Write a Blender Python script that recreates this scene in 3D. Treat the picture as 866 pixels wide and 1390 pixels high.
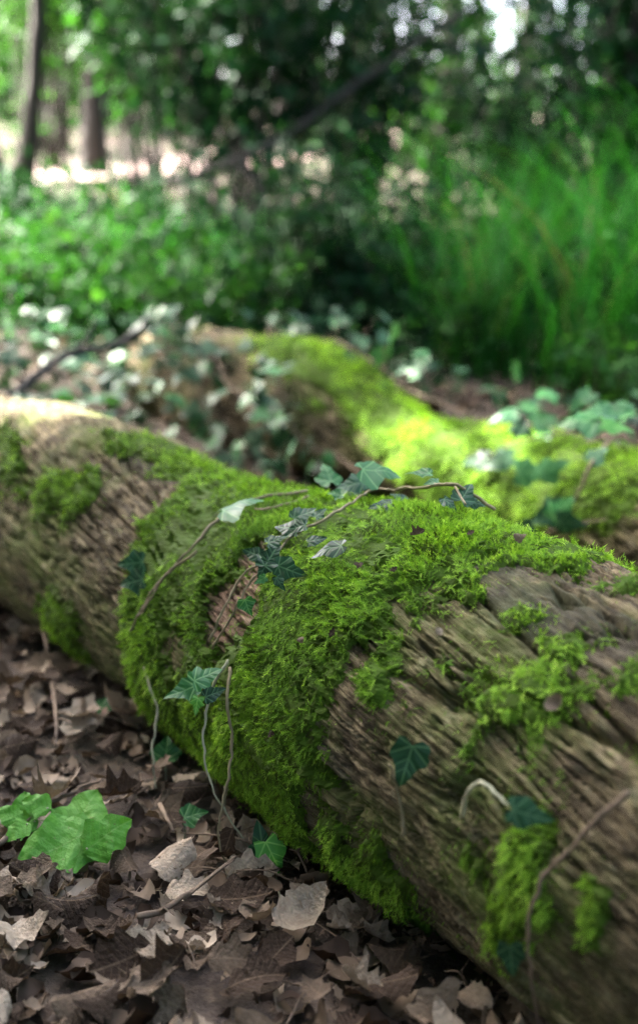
import bpy, math, random
import numpy as np
from mathutils import Vector, Matrix

for o in list(bpy.data.objects):
    bpy.data.objects.remove(o, do_unlink=True)
scene = bpy.context.scene
COL = scene.collection
rng = np.random.default_rng(7)
random.seed(7)

# ------------------------------------------------------------------ camera
CAM_H, PITCH = 0.80, math.radians(13.1)
cam_d = bpy.data.cameras.new('camera')
cam = bpy.data.objects.new('camera', cam_d)
COL.objects.link(cam)
cam.location = (0, 0, CAM_H)
cam.rotation_euler = (math.pi/2 - PITCH, 0, 0)
cam_d.sensor_fit = 'AUTO'
cam_d.sensor_width = 36.0
cam_d.lens = 1805/1390*36.0
cam_d.shift_y = -45/1390
cam_d.clip_start, cam_d.clip_end = 0.02, 600
cam_d.dof.use_dof = True
cam_d.dof.focus_distance = 1.47
cam_d.dof.aperture_fstop = 2.5
scene.camera = cam

# ------------------------------------------------------------------ sky, sun, exposure
TO_SUN = Vector((-0.80, 0.42, 1.05)).normalized()
w = bpy.data.worlds.new('World'); scene.world = w; w.use_nodes = True
nt = w.node_tree
sky = nt.nodes.new('ShaderNodeTexSky'); sky.sky_type = 'NISHITA'; sky.sun_disc = False
sky.sun_elevation = math.asin(TO_SUN.z)
sky.sun_rotation = math.atan2(TO_SUN.x, TO_SUN.y)
sky.air_density = 0.5; sky.dust_density = 6.0; sky.ozone_density = 0.4
bg = nt.nodes['Background']; bg.inputs['Strength'].default_value = 0.15
nt.links.new(sky.outputs[0], bg.inputs[0])
sun_d = bpy.data.lights.new('sun', 'SUN'); sun_d.energy = 4.0; sun_d.angle = math.radians(0.53); sun_d.color = (1, .94, .86)
sun = bpy.data.objects.new('sun', sun_d); COL.objects.link(sun)
sun.rotation_euler = TO_SUN.to_track_quat('Z', 'Y').to_euler()
scene.view_settings.view_transform = 'Standard'
scene.view_settings.look = 'None'
scene.view_settings.exposure = 4.3
scene.view_settings.gamma = 1.0
scene.cycles.max_bounces = 6
scene.cycles.caustics_reflective = False
scene.cycles.caustics_refractive = False
scene.cycles.sample_clamp_indirect = 4.0
scene.cycles.use_adaptive_sampling = False
scene.cycles.denoising_prefilter = 'NONE'
scene.cycles.transparent_max_bounces = 8
scene.cycles.use_denoising = True

# measured layout of the place: outlines of moss mats in log coordinates (metres along, angle round), vines and leaves in metres
LAY = {'M1':[[(0.509,2.366),(0.445,2.776),(0.435,3.038),(0.512,4.532),(0.398,4.457),(0.303,4.453),(0.222,4.461),(0.122,4.465),(0.03,4.467),(0.0,4.51),(-0.078,3.401),(-0.094,3.017),(-0.089,2.842),(-0.092,2.651),(-0.109,2.511),(-0.113,2.339),(-0.112,2.224),(-0.17,2.102),(-0.193,2.002),(-0.18,1.857),(-0.193,1.724),(-0.234,1.623),(-0.224,0.658),(-0.135,0.655),(-0.0,0.666),(0.179,0.809),(0.355,0.683),(0.542,1.137),(0.558,1.574),(0.507,1.918),(0.507,2.209)],[(-0.145,2.497),(-0.19,2.469),(-0.205,2.594),(-0.179,2.706),(-0.145,2.649)],[(-0.26,2.357),(-0.304,2.259),(-0.355,2.264),(-0.401,2.214),(-0.404,2.284),(-0.37,2.404),(-0.359,2.511),(-0.326,2.635),(-0.292,2.611),(-0.289,2.458)],[(-0.324,2.109),(-0.361,1.97),(-0.382,2.028),(-0.35,2.145)],[(-0.313,1.654),(-0.283,1.342),(-0.328,1.563)],[(-0.429,2.155),(-0.416,1.995),(-0.479,2.349),(-0.457,2.29)],[(-0.353,3.129),(-0.394,2.92),(-0.432,2.815),(-0.451,2.836),(-0.447,3.083),(-0.402,3.475),(-0.359,3.521),(-0.353,3.268)],[(-0.096,3.163),(-0.127,3.301),(-0.207,3.459),(-0.252,3.499),(-0.164,4.537),(-0.073,4.533),(0.0,4.515)],[(-0.477,2.9),(-0.5,2.823),(-0.52,2.923),(-0.498,3.088)],[(0.847,1.7),(0.786,1.372),(0.6,1.248),(0.478,1.41),(0.488,1.709),(0.596,1.797),(0.738,1.826)],[(1.189,1.976),(1.097,1.973),(0.933,2.28),(0.884,2.532),(0.937,2.656)],[(0.875,2.451),(0.794,2.19),(0.702,2.099),(0.651,2.338),(0.711,2.574),(0.797,2.703)],[(0.708,3.181),(0.602,3.19),(0.617,3.62),(0.726,3.789),(0.771,3.632)],[(-0.265,2.027),(-0.281,1.961),(-0.301,2.002),(-0.284,2.091)]],
 'H1':[[(0.229,2.51),(0.197,2.242),(0.134,2.241),(0.105,2.432),(0.112,2.667),(0.163,2.794),(0.213,2.781)],[(0.297,2.895),(0.239,2.913),(0.253,3.177),(0.31,3.115)]],
 'M2':[[(0.667,1.949),(0.588,0.745),(0.373,0.748),(0.183,1.207),(0.098,0.39),(-0.108,1.551),(-0.326,0.788),(-0.539,0.754),(-0.67,0.751),(-0.823,2.572),(-0.723,2.937),(-0.518,3.304),(-0.266,3.447),(-0.092,3.411),(0.032,2.743),(0.171,2.561),(0.322,2.425),(0.496,2.372)]],
 'V':{'crest':{'stems':[[[0.2088,1.524,0.4081],[0.1857,1.534,0.4211],[0.1619,1.5303,0.4354],[0.1411,1.5573,0.4305],[0.1063,1.6126,0.4118],[0.068,1.6708,0.3947],[0.0306,1.5629,0.4012],[-0.0083,1.5314,0.3869],[-0.0347,1.5262,0.3727],[-0.06,1.4991,0.3481],[-0.0834,1.4959,0.3246],[-0.1019,1.4789,0.2908],[-0.1272,1.4903,0.2471]],[[0.1411,1.5573,0.4305],[0.1599,1.5368,0.4339],[0.1658,1.4698,0.4266]],[[-0.0507,1.5033,0.3567],[-0.0882,1.5188,0.3298],[-0.1119,1.5051,0.2943],[-0.1294,1.4996,0.2535]]],
 'leaves':[[0.0424,1.7026,0.3962,0.0388,-0.9605,-0.2766,-0.0294,0.1194,-0.5055,0.8545,0],[0.0775,1.6491,0.4267,0.0506,0.9891,0.1047,-0.1032,0.129,-0.2822,0.9506,1],[0.0122,1.8014,0.3899,0.0409,-0.3666,0.7287,0.5784,0.1805,-0.5542,0.8126,1],[0.1215,1.5845,0.4387,0.0306,-0.9909,-0.0283,0.1319,0.1349,-0.2082,0.9687,1],[0.173,1.526,0.4282,0.0313,0.5408,0.7254,0.4258,0.1298,-0.5721,0.8098,0],[0.1529,1.5095,0.4179,0.0224,0.6321,-0.594,-0.4976,0.0742,-0.5928,0.8019,0],[0.1885,1.5357,0.4127,0.0193,0.9833,0.1026,-0.1506,0.1823,-0.5536,0.8126,0],[0.0744,1.5545,0.4046,0.0284,-0.9997,0.0127,-0.0218,-0.0253,-0.5039,0.8634,0],[0.009,1.4222,0.3881,0.0377,-0.9105,0.0583,-0.4095,-0.3669,-0.5709,0.7345,0],[-0.0324,1.4448,0.3572,0.0351,0.9072,-0.3819,-0.1764,-0.2542,-0.8318,0.4934,0],[-0.0389,1.5272,0.3854,0.0333,-0.8377,0.5395,0.0849,-0.3075,-0.5944,0.743,0],[-0.0177,1.5423,0.398,0.03,0.899,0.177,0.4006,-0.2437,-0.558,0.7933,0],[-0.0559,1.4951,0.3607,0.0328,0.5657,0.342,0.7504,-0.304,-0.7594,0.5752,0],[-0.0645,1.4898,0.345,0.0241,-0.5329,-0.2923,-0.7941,-0.2619,-0.8354,0.4832,0],[-0.0805,1.5428,0.3493,0.0249,-0.8267,0.4825,0.2896,-0.2735,-0.7943,0.5425,0],[-0.0826,1.4663,0.3063,0.0205,0.2994,-0.4197,-0.8569,-0.2286,-0.9035,0.3626,1],[-0.0999,1.6384,0.3866,0.0524,0.9329,-0.1106,0.3428,-0.3602,-0.2866,0.8878,1],[-0.0026,1.4867,0.3818,0.0222,0.96,-0.1857,0.2093,-0.2798,-0.6371,0.7182,0],[-0.0251,1.511,0.3904,0.0225,-0.9491,0.2968,-0.1053,-0.2788,-0.6365,0.7191,0],[-0.0503,1.5101,0.375,0.0226,0.9035,-0.0127,0.4283,-0.328,-0.6636,0.6723,0],[0.0014,1.5595,0.3958,0.0196,0.7162,0.5288,0.4554,-0.1988,-0.471,0.8595,0],[-0.044,1.4376,0.3438,0.0183,0.4295,-0.5403,-0.7237,-0.2745,-0.8415,0.4653,0],[-0.0683,1.4757,0.3358,0.0154,-0.9054,0.0691,-0.419,-0.2776,-0.843,0.4608,1],[0.0986,1.6166,0.4023,0.0221,-0.7266,0.5729,0.3792,0.1289,-0.4284,0.8943,0],[0.136,1.5624,0.4327,0.0196,-0.9738,-0.2151,0.074,0.134,-0.2794,0.9508,1],[0.0214,1.6639,0.3939,0.0228,-0.9338,0.3047,0.1877,0.0188,-0.482,0.876,1]]},
 'left':{'stems':[[[-0.0114,1.7516,0.3768],[-0.0744,1.7199,0.3738],[-0.1179,1.7103,0.3598],[-0.1443,1.6873,0.3412],[-0.1815,1.6645,0.3021],[-0.2168,1.6713,0.2613],[-0.2361,1.6787,0.2309],[-0.254,1.6925,0.1964]],[[-0.1572,1.6543,0.3195],[-0.1974,1.6662,0.2851],[-0.2244,1.6695,0.2453],[-0.238,1.677,0.2225]],[[-0.0127,1.7017,0.3811],[-0.0538,1.6632,0.3751],[-0.0843,1.6803,0.3671]]],
 'leaves':[[-0.2562,1.7358,0.278,0.0381,-0.9473,0.305,-0.0977,-0.3184,-0.8643,0.3892,0],[-0.2523,1.709,0.2599,0.0396,-0.938,0.2768,-0.2087,-0.3359,-0.8746,0.3497,0]]},
 'hang':{'stems':[[[-0.1058,1.4645,0.2428],[-0.118,1.4616,0.2211],[-0.1286,1.4589,0.1965],[-0.1348,1.451,0.1517],[-0.1281,1.4416,0.1001],[-0.1049,1.4337,0.055],[-0.0825,1.4281,0.02]]],
 'leaves':[[-0.1668,1.51,0.1848,0.041,-0.9663,-0.2135,-0.1435,0.0,-0.5579,0.8299,1],[-0.1297,1.4492,0.2296,0.0359,0.8768,0.3766,0.299,0.0,-0.6218,0.7832,1],[-0.1187,1.4239,0.2172,0.0252,0.9467,0.1798,0.2672,0.0,-0.8297,0.5582,0],[-0.1444,1.4686,0.1831,0.0209,-0.1781,-0.4325,-0.8839,0.0,-0.8982,0.4396,2]]},
 'cord':{'stems':[[[-0.1027,1.4545,0.2375],[-0.1052,1.4335,0.2051],[-0.1013,1.4283,0.1619],[-0.1019,1.4181,0.1299],[-0.1102,1.4051,0.0902],[-0.115,1.3941,0.059],[-0.1096,1.384,0.0321],[-0.0824,1.3774,0.02]],[[-0.1091,1.5028,0.0802],[-0.1145,1.4957,0.0445],[-0.1146,1.491,0.0194],[-0.1003,1.491,0.0144],[-0.0823,1.4935,0.02]]],
 'leaves':[]},
 'tail':{'stems':[[[-0.2331,1.672,0.1534],[-0.2243,1.6527,0.135],[-0.2128,1.6314,0.1075],[-0.2158,1.6069,0.0666],[-0.2102,1.5811,0.02]]],
 'leaves':[]},
 'sprig':{'stems':[[[-0.041,1.31,0.02],[-0.048,1.3764,0.0085],[-0.0531,1.3808,0.0274]],[[-0.048,1.3764,0.0085],[-0.0604,1.3958,0.0255]]],
 'leaves':[[-0.0657,1.4036,0.0371,0.0512,-0.1759,0.3765,0.9096,0.0,-0.924,0.3824,0],[-0.052,1.3778,0.0364,0.0436,0.2621,-0.3691,-0.8917,0.0,-0.924,0.3824,2]]},
 'shadeleaf':{'stems':[[[0.0792,1.1433,0.1891],[0.0771,1.1424,0.2169],[0.0698,1.1401,0.244],[0.0663,1.1369,0.2647]]],
 'leaves':[[0.0811,1.1372,0.2643,0.0409,-0.1808,-0.241,-0.9535,-0.3557,-0.8878,0.2919,0]]},
 'arch':{'stems':[[[0.1268,1.0831,0.2395],[0.1284,1.0654,0.2678],[0.1364,1.0489,0.2887],[0.149,1.0304,0.2889],[0.1601,1.0107,0.2846]]],
 'leaves':[[0.1742,1.0021,0.2829,0.0351,0.9316,-0.3171,-0.1776,-0.2552,-0.9187,0.3014,0]]},
 'dark':{'stems':[[[0.2436,0.9627,0.3245],[0.2203,0.9668,0.2965],[0.2,0.9758,0.2638],[0.183,0.9867,0.234],[0.1739,0.992,0.1865],[0.1795,0.9961,0.1314],[0.1924,1.0256,0.0623]]],
 'leaves':[[0.1635,1.0091,0.1449,0.0288,0.0527,-0.1005,-0.9935,-0.379,-0.9225,0.0732,0]]},
 'second':{'stems':[[[0.6247,2.5214,0.2815],[0.5665,2.4989,0.2956],[0.5092,2.4337,0.2639],[0.4809,2.4062,0.2091],[0.4332,2.416,0.1359],[0.4101,2.4756,0.0905]],[[0.5665,2.4989,0.2956],[0.5324,2.5693,0.2958],[0.4755,2.5994,0.2858],[0.3836,2.6314,0.2575],[0.3245,2.6539,0.2096]],[[0.4332,2.416,0.1359],[0.4717,2.3641,0.1632],[0.5151,2.3118,0.1868]]],
 'leaves':[[0.4307,2.8114,0.3014,0.0695,-0.9866,-0.0434,0.1575,0.1634,-0.2622,0.9511,1],[0.46,2.7824,0.311,0.0625,0.9662,0.2216,-0.1319,0.1868,-0.249,0.9503,1],[0.3842,2.7516,0.294,0.0619,-0.9586,-0.1497,-0.2424,-0.1046,-0.6067,0.788,0],[0.3559,2.6019,0.2304,0.0649,-0.8922,0.3108,-0.3277,-0.4446,-0.7321,0.5161,0],[0.3189,2.6472,0.2207,0.057,-0.8684,0.4883,-0.0863,-0.4664,-0.7452,0.4766,0],[0.4273,2.4112,0.168,0.069,-0.8697,0.2203,-0.4417,-0.3615,-0.8935,0.2662,0],[0.4636,2.3549,0.1693,0.054,0.9164,-0.393,-0.0755,-0.3605,-0.8927,0.2703,0],[0.4472,2.3741,0.1914,0.0543,0.7677,-0.1564,0.6215,-0.4375,-0.8366,0.3298,1],[0.4091,2.4966,0.2318,0.0624,0.9247,-0.33,0.1897,-0.3807,-0.8017,0.4609,1],[0.4458,2.4646,0.2486,0.056,0.8853,-0.0943,0.4553,-0.3481,-0.7836,0.5146,1],[0.3893,2.4611,0.1334,0.048,-0.9103,0.3248,-0.2567,-0.3759,-0.9083,0.1837,0],[0.5238,2.4441,0.2786,0.0415,0.7882,0.2266,0.5722,-0.1829,-0.8015,0.5694,0],[0.4139,2.6519,0.2864,0.0449,0.8702,-0.4402,-0.2211,-0.1773,-0.6986,0.6931,0],[0.4574,2.6496,0.3061,0.0537,0.9575,0.1634,0.2377,-0.0755,-0.6533,0.7533,1]]},
 'fern':{'stems':[[[0.5332,2.5698,0.2758],[0.4856,2.3065,0.3435],[0.4955,2.3253,0.3797]],[[0.4856,2.3065,0.3435],[0.4608,2.2913,0.3662]],[[0.4856,2.3065,0.3435],[0.5235,2.345,0.3762]]],
 'leaves':[[0.4955,2.3267,0.3861,0.0654,0.0,0.9573,0.289,0.0,-0.289,0.9573,1],[0.4557,2.2922,0.37,0.0671,-0.9991,-0.0417,-0.0126,0.0,-0.289,0.9573,1],[0.5314,2.3456,0.3787,0.0633,0.9962,0.0838,0.0253,0.0,-0.289,0.9573,1],[0.5161,2.2604,0.3656,0.0561,0.971,-0.2081,-0.1174,0.0,-0.4913,0.871,2]]}},
 'twigs':[[[-0.3749,1.3905,0.035],[-0.3565,1.4215,0.035],[-0.3452,1.4836,0.035],[-0.3116,1.5304,0.035],[-0.2759,1.5672,0.035]],[[-0.468,2.1463,0.03],[-0.3717,1.7613,0.03],[-0.3572,1.6753,0.03]],[[-0.1924,1.4952,0.03],[-0.172,1.4308,0.03]],[[-0.1856,1.2363,0.03],[-0.144,1.2786,0.03],[-0.094,1.363,0.03]]],
 'deadleaf':[[-0.086,1.2982,0.035,0.0757,0.9944,0.1009,0.0304,0.0,-0.289,0.9573,3],[-0.0195,1.2671,0.03,0.0702,0.7788,0.5464,0.3082,0.0,-0.4913,0.871,3],[-0.269,1.283,0.03,0.071,0.9996,-0.0285,-0.003,0.0,-0.105,0.9945,3],[-0.2478,1.5343,0.03,0.0573,0.9056,0.3964,0.1508,0.0,-0.3556,0.9346,3],[-0.3429,1.7905,0.04,0.0849,0.3012,0.8912,0.3391,0.0,-0.3556,0.9346,3],[-0.4312,1.9654,0.04,0.0809,0.98,0.1861,0.0708,0.0,-0.3556,0.9346,3],[-0.3772,1.8936,0.05,0.0781,0.997,0.0753,0.0174,0.0,-0.2246,0.9745,3],[-0.0597,1.1527,0.03,0.0647,0.9693,0.2397,0.0552,0.0,-0.2246,0.9745,3],[-0.3049,1.2228,0.03,0.0605,0.997,0.0753,0.0174,0.0,-0.2246,0.9745,3],[-0.1437,1.3207,0.045,0.0565,0.9988,0.0456,0.0173,0.0,-0.3556,0.9346,3],[0.0287,1.2572,0.03,0.0465,0.9316,-0.3166,-0.1786,0.0,-0.4913,0.871,3],[-0.1655,1.5444,0.03,0.0558,0.9952,0.0915,0.0348,0.0,-0.3556,0.9346,3],[-0.4236,1.6991,0.03,0.0608,0.0,0.9346,0.3556,0.0,-0.3556,0.9346,3],[-0.1738,1.203,0.03,0.0522,-0.98,0.1861,0.0708,0.0,-0.3556,0.9346,3]],
 'greenleaf':[[-0.3011,1.3928,0.03,0.1018,-0.89,-0.3783,-0.2543,0.0,-0.5579,0.8299,2],[-0.2802,1.442,0.045,0.0829,0.344,0.7793,0.5239,0.0,-0.5579,0.8299,2],[-0.2423,1.3902,0.05,0.0659,0.8074,0.3988,0.4348,0.0,-0.737,0.6759,2]],
 'greenplant':[[-0.3523,1.4657,0.05,0.0443,-0.2197,0.764,0.6066,0.0,-0.6218,0.7832,2],[-0.3352,1.4499,0.06,0.0385,-0.9617,0.2147,0.1705,0.0,-0.6218,0.7832,2],[-0.3513,1.4388,0.04,0.0401,-0.9906,-0.1071,-0.0851,0.0,-0.6218,0.7832,2],[-0.3675,1.4434,0.05,0.0349,-0.9112,0.3227,0.2562,0.0,-0.6218,0.7832,2],[-0.3498,1.4122,0.04,0.0343,-0.7311,-0.5344,-0.4243,0.0,-0.6218,0.7832,2]],
 'seed':[[-0.1626,1.4701,0.04,0.0302,0.9617,0.2147,0.1705,0.0,-0.6218,0.7832,1],[-0.3207,1.8176,0.04,0.0323,0.993,0.1031,0.0581,0.0,-0.4913,0.871,1],[-0.2043,1.6408,0.03,0.0393,0.0,0.7832,0.6218,0.0,-0.6218,0.7832,1]],
 'chips':[[0.1074,1.3966,0.4076,0.0177,0.9087,0.2145,0.3581,-0.1759,-0.5814,0.7944,3],[0.2115,1.3471,0.4209,0.0155,0.9997,-0.0093,0.0233,-0.0251,-0.37,0.9287,4],[0.0142,1.3196,0.322,0.0108,0.5221,0.2313,0.821,-0.4563,-0.7375,0.4979,4],[0.2027,1.0718,0.3468,0.0191,0.7494,0.1058,0.6536,-0.3446,-0.7806,0.5214,3],[0.0792,1.3456,0.3826,0.0093,0.9139,0.012,0.4058,-0.3016,-0.649,0.6985,3],[-0.0526,1.341,0.1987,0.0096,0.3362,-0.0679,0.9394,-0.5658,-0.8119,0.1438,3],[0.0439,1.3792,0.3774,0.0112,0.8934,-0.4492,-0.0108,-0.3246,-0.6617,0.6759,3],[-0.0194,1.3491,0.3035,0.0095,0.8606,-0.316,0.3995,-0.4833,-0.754,0.4448,3],[0.162,1.371,0.4156,0.0095,0.8633,0.3724,0.3405,-0.0967,-0.5402,0.836,3],[0.117,1.2296,0.355,0.0101,0.3946,-0.6401,-0.6592,-0.3212,-0.7683,0.5537,3]],
 'spots':[[0.1803,2.9906,0.217,0.075],[0.3425,2.6548,0.1823,0.07],[0.39,2.5572,0.1449,0.05],[0.3991,2.751,0.2556,0.04],[-0.5168,2.4686,0.375,0.09],[-0.6722,2.6457,0.3519,0.09],[-0.3861,2.4217,0.3578,0.04],[0.2806,2.8016,0.2132,0.02],[-1.15,3.6,0.12,0.035],[-0.8499999999999999,3.75,0.12,0.035],[-0.5499999999999999,3.6,0.12,0.035]]}

# ------------------------------------------------------------------ helpers
def hash3(ix, iy, iz):
    h = (ix.astype(np.int64)*374761393 + iy.astype(np.int64)*668265263 + iz.astype(np.int64)*2147483647*3) & 0xFFFFFFFF
    h = ((h ^ (h >> 13))*1274126177) & 0xFFFFFFFF
    return ((h ^ (h >> 16)) & 0xFFFF)/65535.0
def vnoise(x, y, z=0.0):
    x, y, z = np.broadcast_arrays(np.asarray(x, float), np.asarray(y, float), np.asarray(z, float))
    xi, yi, zi = np.floor(x), np.floor(y), np.floor(z)
    fx, fy, fz = x-xi, y-yi, z-zi
    fx, fy, fz = [f*f*f*(f*(f*6-15)+10) for f in (fx, fy, fz)]
    xi, yi, zi = xi.astype(np.int64), yi.astype(np.int64), zi.astype(np.int64)
    r = 0
    for dx in (0, 1):
        for dy in (0, 1):
            for dz in (0, 1):
                r = r + hash3(xi+dx, yi+dy, zi+dz)*(fx if dx else 1-fx)*(fy if dy else 1-fy)*(fz if dz else 1-fz)
    return r
def fbm(x, y, z=0.0, oct=4, g=.5):
    s, a, n = 0, 1.0, 0
    for k in range(oct):
        s = s + a*vnoise(np.asarray(x)*2**k+17.3*k, np.asarray(y)*2**k+5.1*k, np.asarray(z)*2**k+9.7*k); n += a; a *= g
    return s/n
def sstep(a, b, x):
    t = np.clip((x-a)/(b-a), 0, 1); return t*t*(3-2*t)
def norm(v):
    return v/np.maximum(np.linalg.norm(v, axis=-1, keepdims=True), 1e-9)

def link(o, parent=None):
    COL.objects.link(o)
    if parent is not None: o.parent = parent
    return o
def tag(o, label=None, cat=None, group=None, kind=None):
    for k, v in (('label', label), ('category', cat), ('group', group), ('kind', kind)):
        if v: o[k] = v
    return o
def make_mesh(name, V, F, mat, smooth=True, attrs=None):
    me = bpy.data.meshes.new(name)
    me.from_pydata(np.asarray(V, float), [], np.asarray(F, int) if not isinstance(F, list) else F)
    if smooth: me.polygons.foreach_set('use_smooth', np.ones(len(me.polygons), bool))
    for k, a in (attrs or {}).items():
        me.attributes.new(k, 'FLOAT', 'POINT').data.foreach_set('value', np.asarray(a, np.float32))
    me.materials.append(mat); me.update()
    return me
def obj(name, V, F, mat, parent=None, smooth=True, attrs=None, loc=None):
    V = np.asarray(V, float)
    if loc is not None: V = V - np.asarray(loc)
    o = link(bpy.data.objects.new(name, make_mesh(name, V, F, mat, smooth, attrs)), parent)
    if loc is not None and parent is None: o.location = loc
    return o
def empty(name, loc):
    o = link(bpy.data.objects.new(name, None)); o.location = loc; o.empty_display_size = .05
    return o
class Acc:                                            # collects arrays into one mesh
    def __init__(s): s.V, s.F, s.A, s.n = [], [], [], 0
    def add(s, V, F, a=0.0):
        V = np.asarray(V, float).reshape(-1, 3); s.V.append(V); s.F.append(np.asarray(F)+s.n)
        s.A.append(np.broadcast_to(np.asarray(a, float), (len(V),))); s.n += len(V)
    def get(s): return np.concatenate(s.V), np.concatenate(s.F), np.concatenate(s.A)
def tube(pts, radii, sides=6, sub=4, wob=0.0):
    P = np.asarray(pts, float); R = np.broadcast_to(np.asarray(radii, float), (len(P),))
    if sub > 1 and len(P) > 2:                         # catmull-rom
        Q = np.vstack([2*P[0]-P[1], P, 2*P[-1]-P[-2]]); out, ro = [], []
        for i in range(len(P)-1):
            a, b, c, d = Q[i:i+4]
            for t in np.linspace(0, 1, sub, endpoint=False):
                out.append(.5*((2*b)+(c-a)*t+(2*a-5*b+4*c-d)*t*t+(3*b-a-3*c+d)*t**3)); ro.append(R[i]*(1-t)+R[i+1]*t)
        out.append(P[-1]); ro.append(R[-1]); P, R = np.array(out), np.array(ro)
    if wob:
        k = np.arange(len(P)); P = P + wob*np.stack([vnoise(k*.7, 3.1)-.5, vnoise(k*.7, 8.3)-.5, vnoise(k*.7, 12.9)-.5], -1)*2
        R = R*(.8+.45*vnoise(k*.9, 21.))
    T = norm(np.gradient(P, axis=0)); ref = np.array([.13, .29, .95]) if abs(T[:, 2]).mean() < .8 else np.array([1., .1, 0])
    U = norm(np.cross(T, ref)); W = np.cross(T, U)
    a = np.linspace(0, 2*math.pi, sides, endpoint=False)
    V = (P[:, None]+R[:, None, None]*(np.cos(a)[None, :, None]*U[:, None]+np.sin(a)[None, :, None]*W[:, None])).reshape(-1, 3)
    F = []
    for i in range(len(P)-1):
        for j in range(sides):
            k = (j+1) % sides; F.append((i*sides+j, i*sides+k, (i+1)*sides+k, (i+1)*sides+j))
    n = len(V); V = np.vstack([V, P[0], P[-1]])
    for j in range(sides):
        k = (j+1) % sides; F.append((n, k, j, j)); F.append((n+1, (len(P)-1)*sides+j, (len(P)-1)*sides+k, (len(P)-1)*sides+k))
    return V, np.array(F)
def clean(F):                                          # tubes carry degenerate quads as caps: turn into triangles
    return [tuple(f) if f[2] != f[3] else tuple(f[:3]) for f in np.asarray(F).tolist()]
def scatter(TV, TF, pos, fwd, nrm, scl):
    """copies of a small template: local +y runs along fwd, +z along nrm"""
    fwd = norm(fwd); nrm = norm(nrm-fwd*np.sum(nrm*fwd, -1, keepdims=True)); side = np.cross(fwd, nrm)
    scl = np.asarray(scl, float)
    if scl.ndim == 1: scl = np.stack([scl]*3, -1)
    L = TV[None]*scl[:, None, :]
    V = pos[:, None]+L[..., 0:1]*side[:, None]+L[..., 1:2]*fwd[:, None]+L[..., 2:3]*nrm[:, None]
    F = TF[None]+(np.arange(len(pos))*len(TV))[:, None, None]
    return V.reshape(-1, 3), F.reshape(-1, TF.shape[1])
def rdir(n):
    v = rng.normal(size=(n, 3)); return norm(v)

# ------------------------------------------------------------------ materials
def newmat(name):
    m = bpy.data.materials.new(name); m.use_nodes = True
    n = m.node_tree.nodes; l = m.node_tree.links
    return m, n, l, n['Principled BSDF'], n['Material Output']
def ramp(n, l, fac, stops):
    r = n.new('ShaderNodeValToRGB'); e = r.color_ramp.elements
    while len(e) < len(stops): e.new(.5)
    for q, (p, c) in zip(e, stops): q.position = p; q.color = (*c, 1)
    l.new(fac, r.inputs[0]); return r.outputs[0]
def noise(n, l, vec, scale, detail=4, rough=.55):
    t = n.new('ShaderNodeTexNoise'); t.inputs['Scale'].default_value = scale; t.inputs['Detail'].default_value = detail
    t.inputs['Roughness'].default_value = rough
    if vec is not None: l.new(vec, t.inputs['Vector'])
    return t.outputs[0]
def mapping(n, l, vec, scale=(1, 1, 1), rot=(0, 0, 0)):
    m = n.new('ShaderNodeMapping'); m.inputs['Scale'].default_value = scale; m.inputs['Rotation'].default_value = rot
    l.new(vec, m.inputs[0]); return m.outputs[0]
def mix(n, l, f, a, b, mode='MIX'):
    x = n.new('ShaderNodeMix'); x.data_type = 'RGBA'; x.blend_type = mode
    for s, v in ((x.inputs[0], f), (x.inputs[6], a), (x.inputs[7], b)):
        if isinstance(v, (int, float)): s.default_value = v
        elif isinstance(v, tuple): s.default_value = (*v, 1)
        else: l.new(v, s)
    return x.outputs[2]
def mth(n, l, op, a, b=None):
    x = n.new('ShaderNodeMath'); x.operation = op
    for s, v in zip(x.inputs, (a, b)):
        if v is None: continue
        if isinstance(v, (int, float)): s.default_value = v
        else: l.new(v, s)
    return x.outputs[0]
def bump(n, l, h, strength, dist, bs):
    b = n.new('ShaderNodeBump'); b.inputs['Strength'].default_value = strength; b.inputs['Distance'].default_value = dist
    l.new(h, b.inputs['Height']); l.new(b.outputs[0], bs.inputs['Normal'])
def attr(n, name):
    a = n.new('ShaderNodeAttribute'); a.attribute_name = name; return a.outputs['Fac']
def translucent(n, l, bs, out, col, amount, tint=(1.25, 1.2, .55)):
    t = n.new('ShaderNodeBsdfTranslucent'); m = n.new('ShaderNodeMixShader'); m.inputs[0].default_value = amount
    l.new(mix(n, l, 1.0, col, tint, 'MULTIPLY'), t.inputs['Color']); l.new(bs.outputs[0], m.inputs[1]); l.new(t.outputs[0], m.inputs[2]); l.new(m.outputs[0], out.inputs[0])
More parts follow.
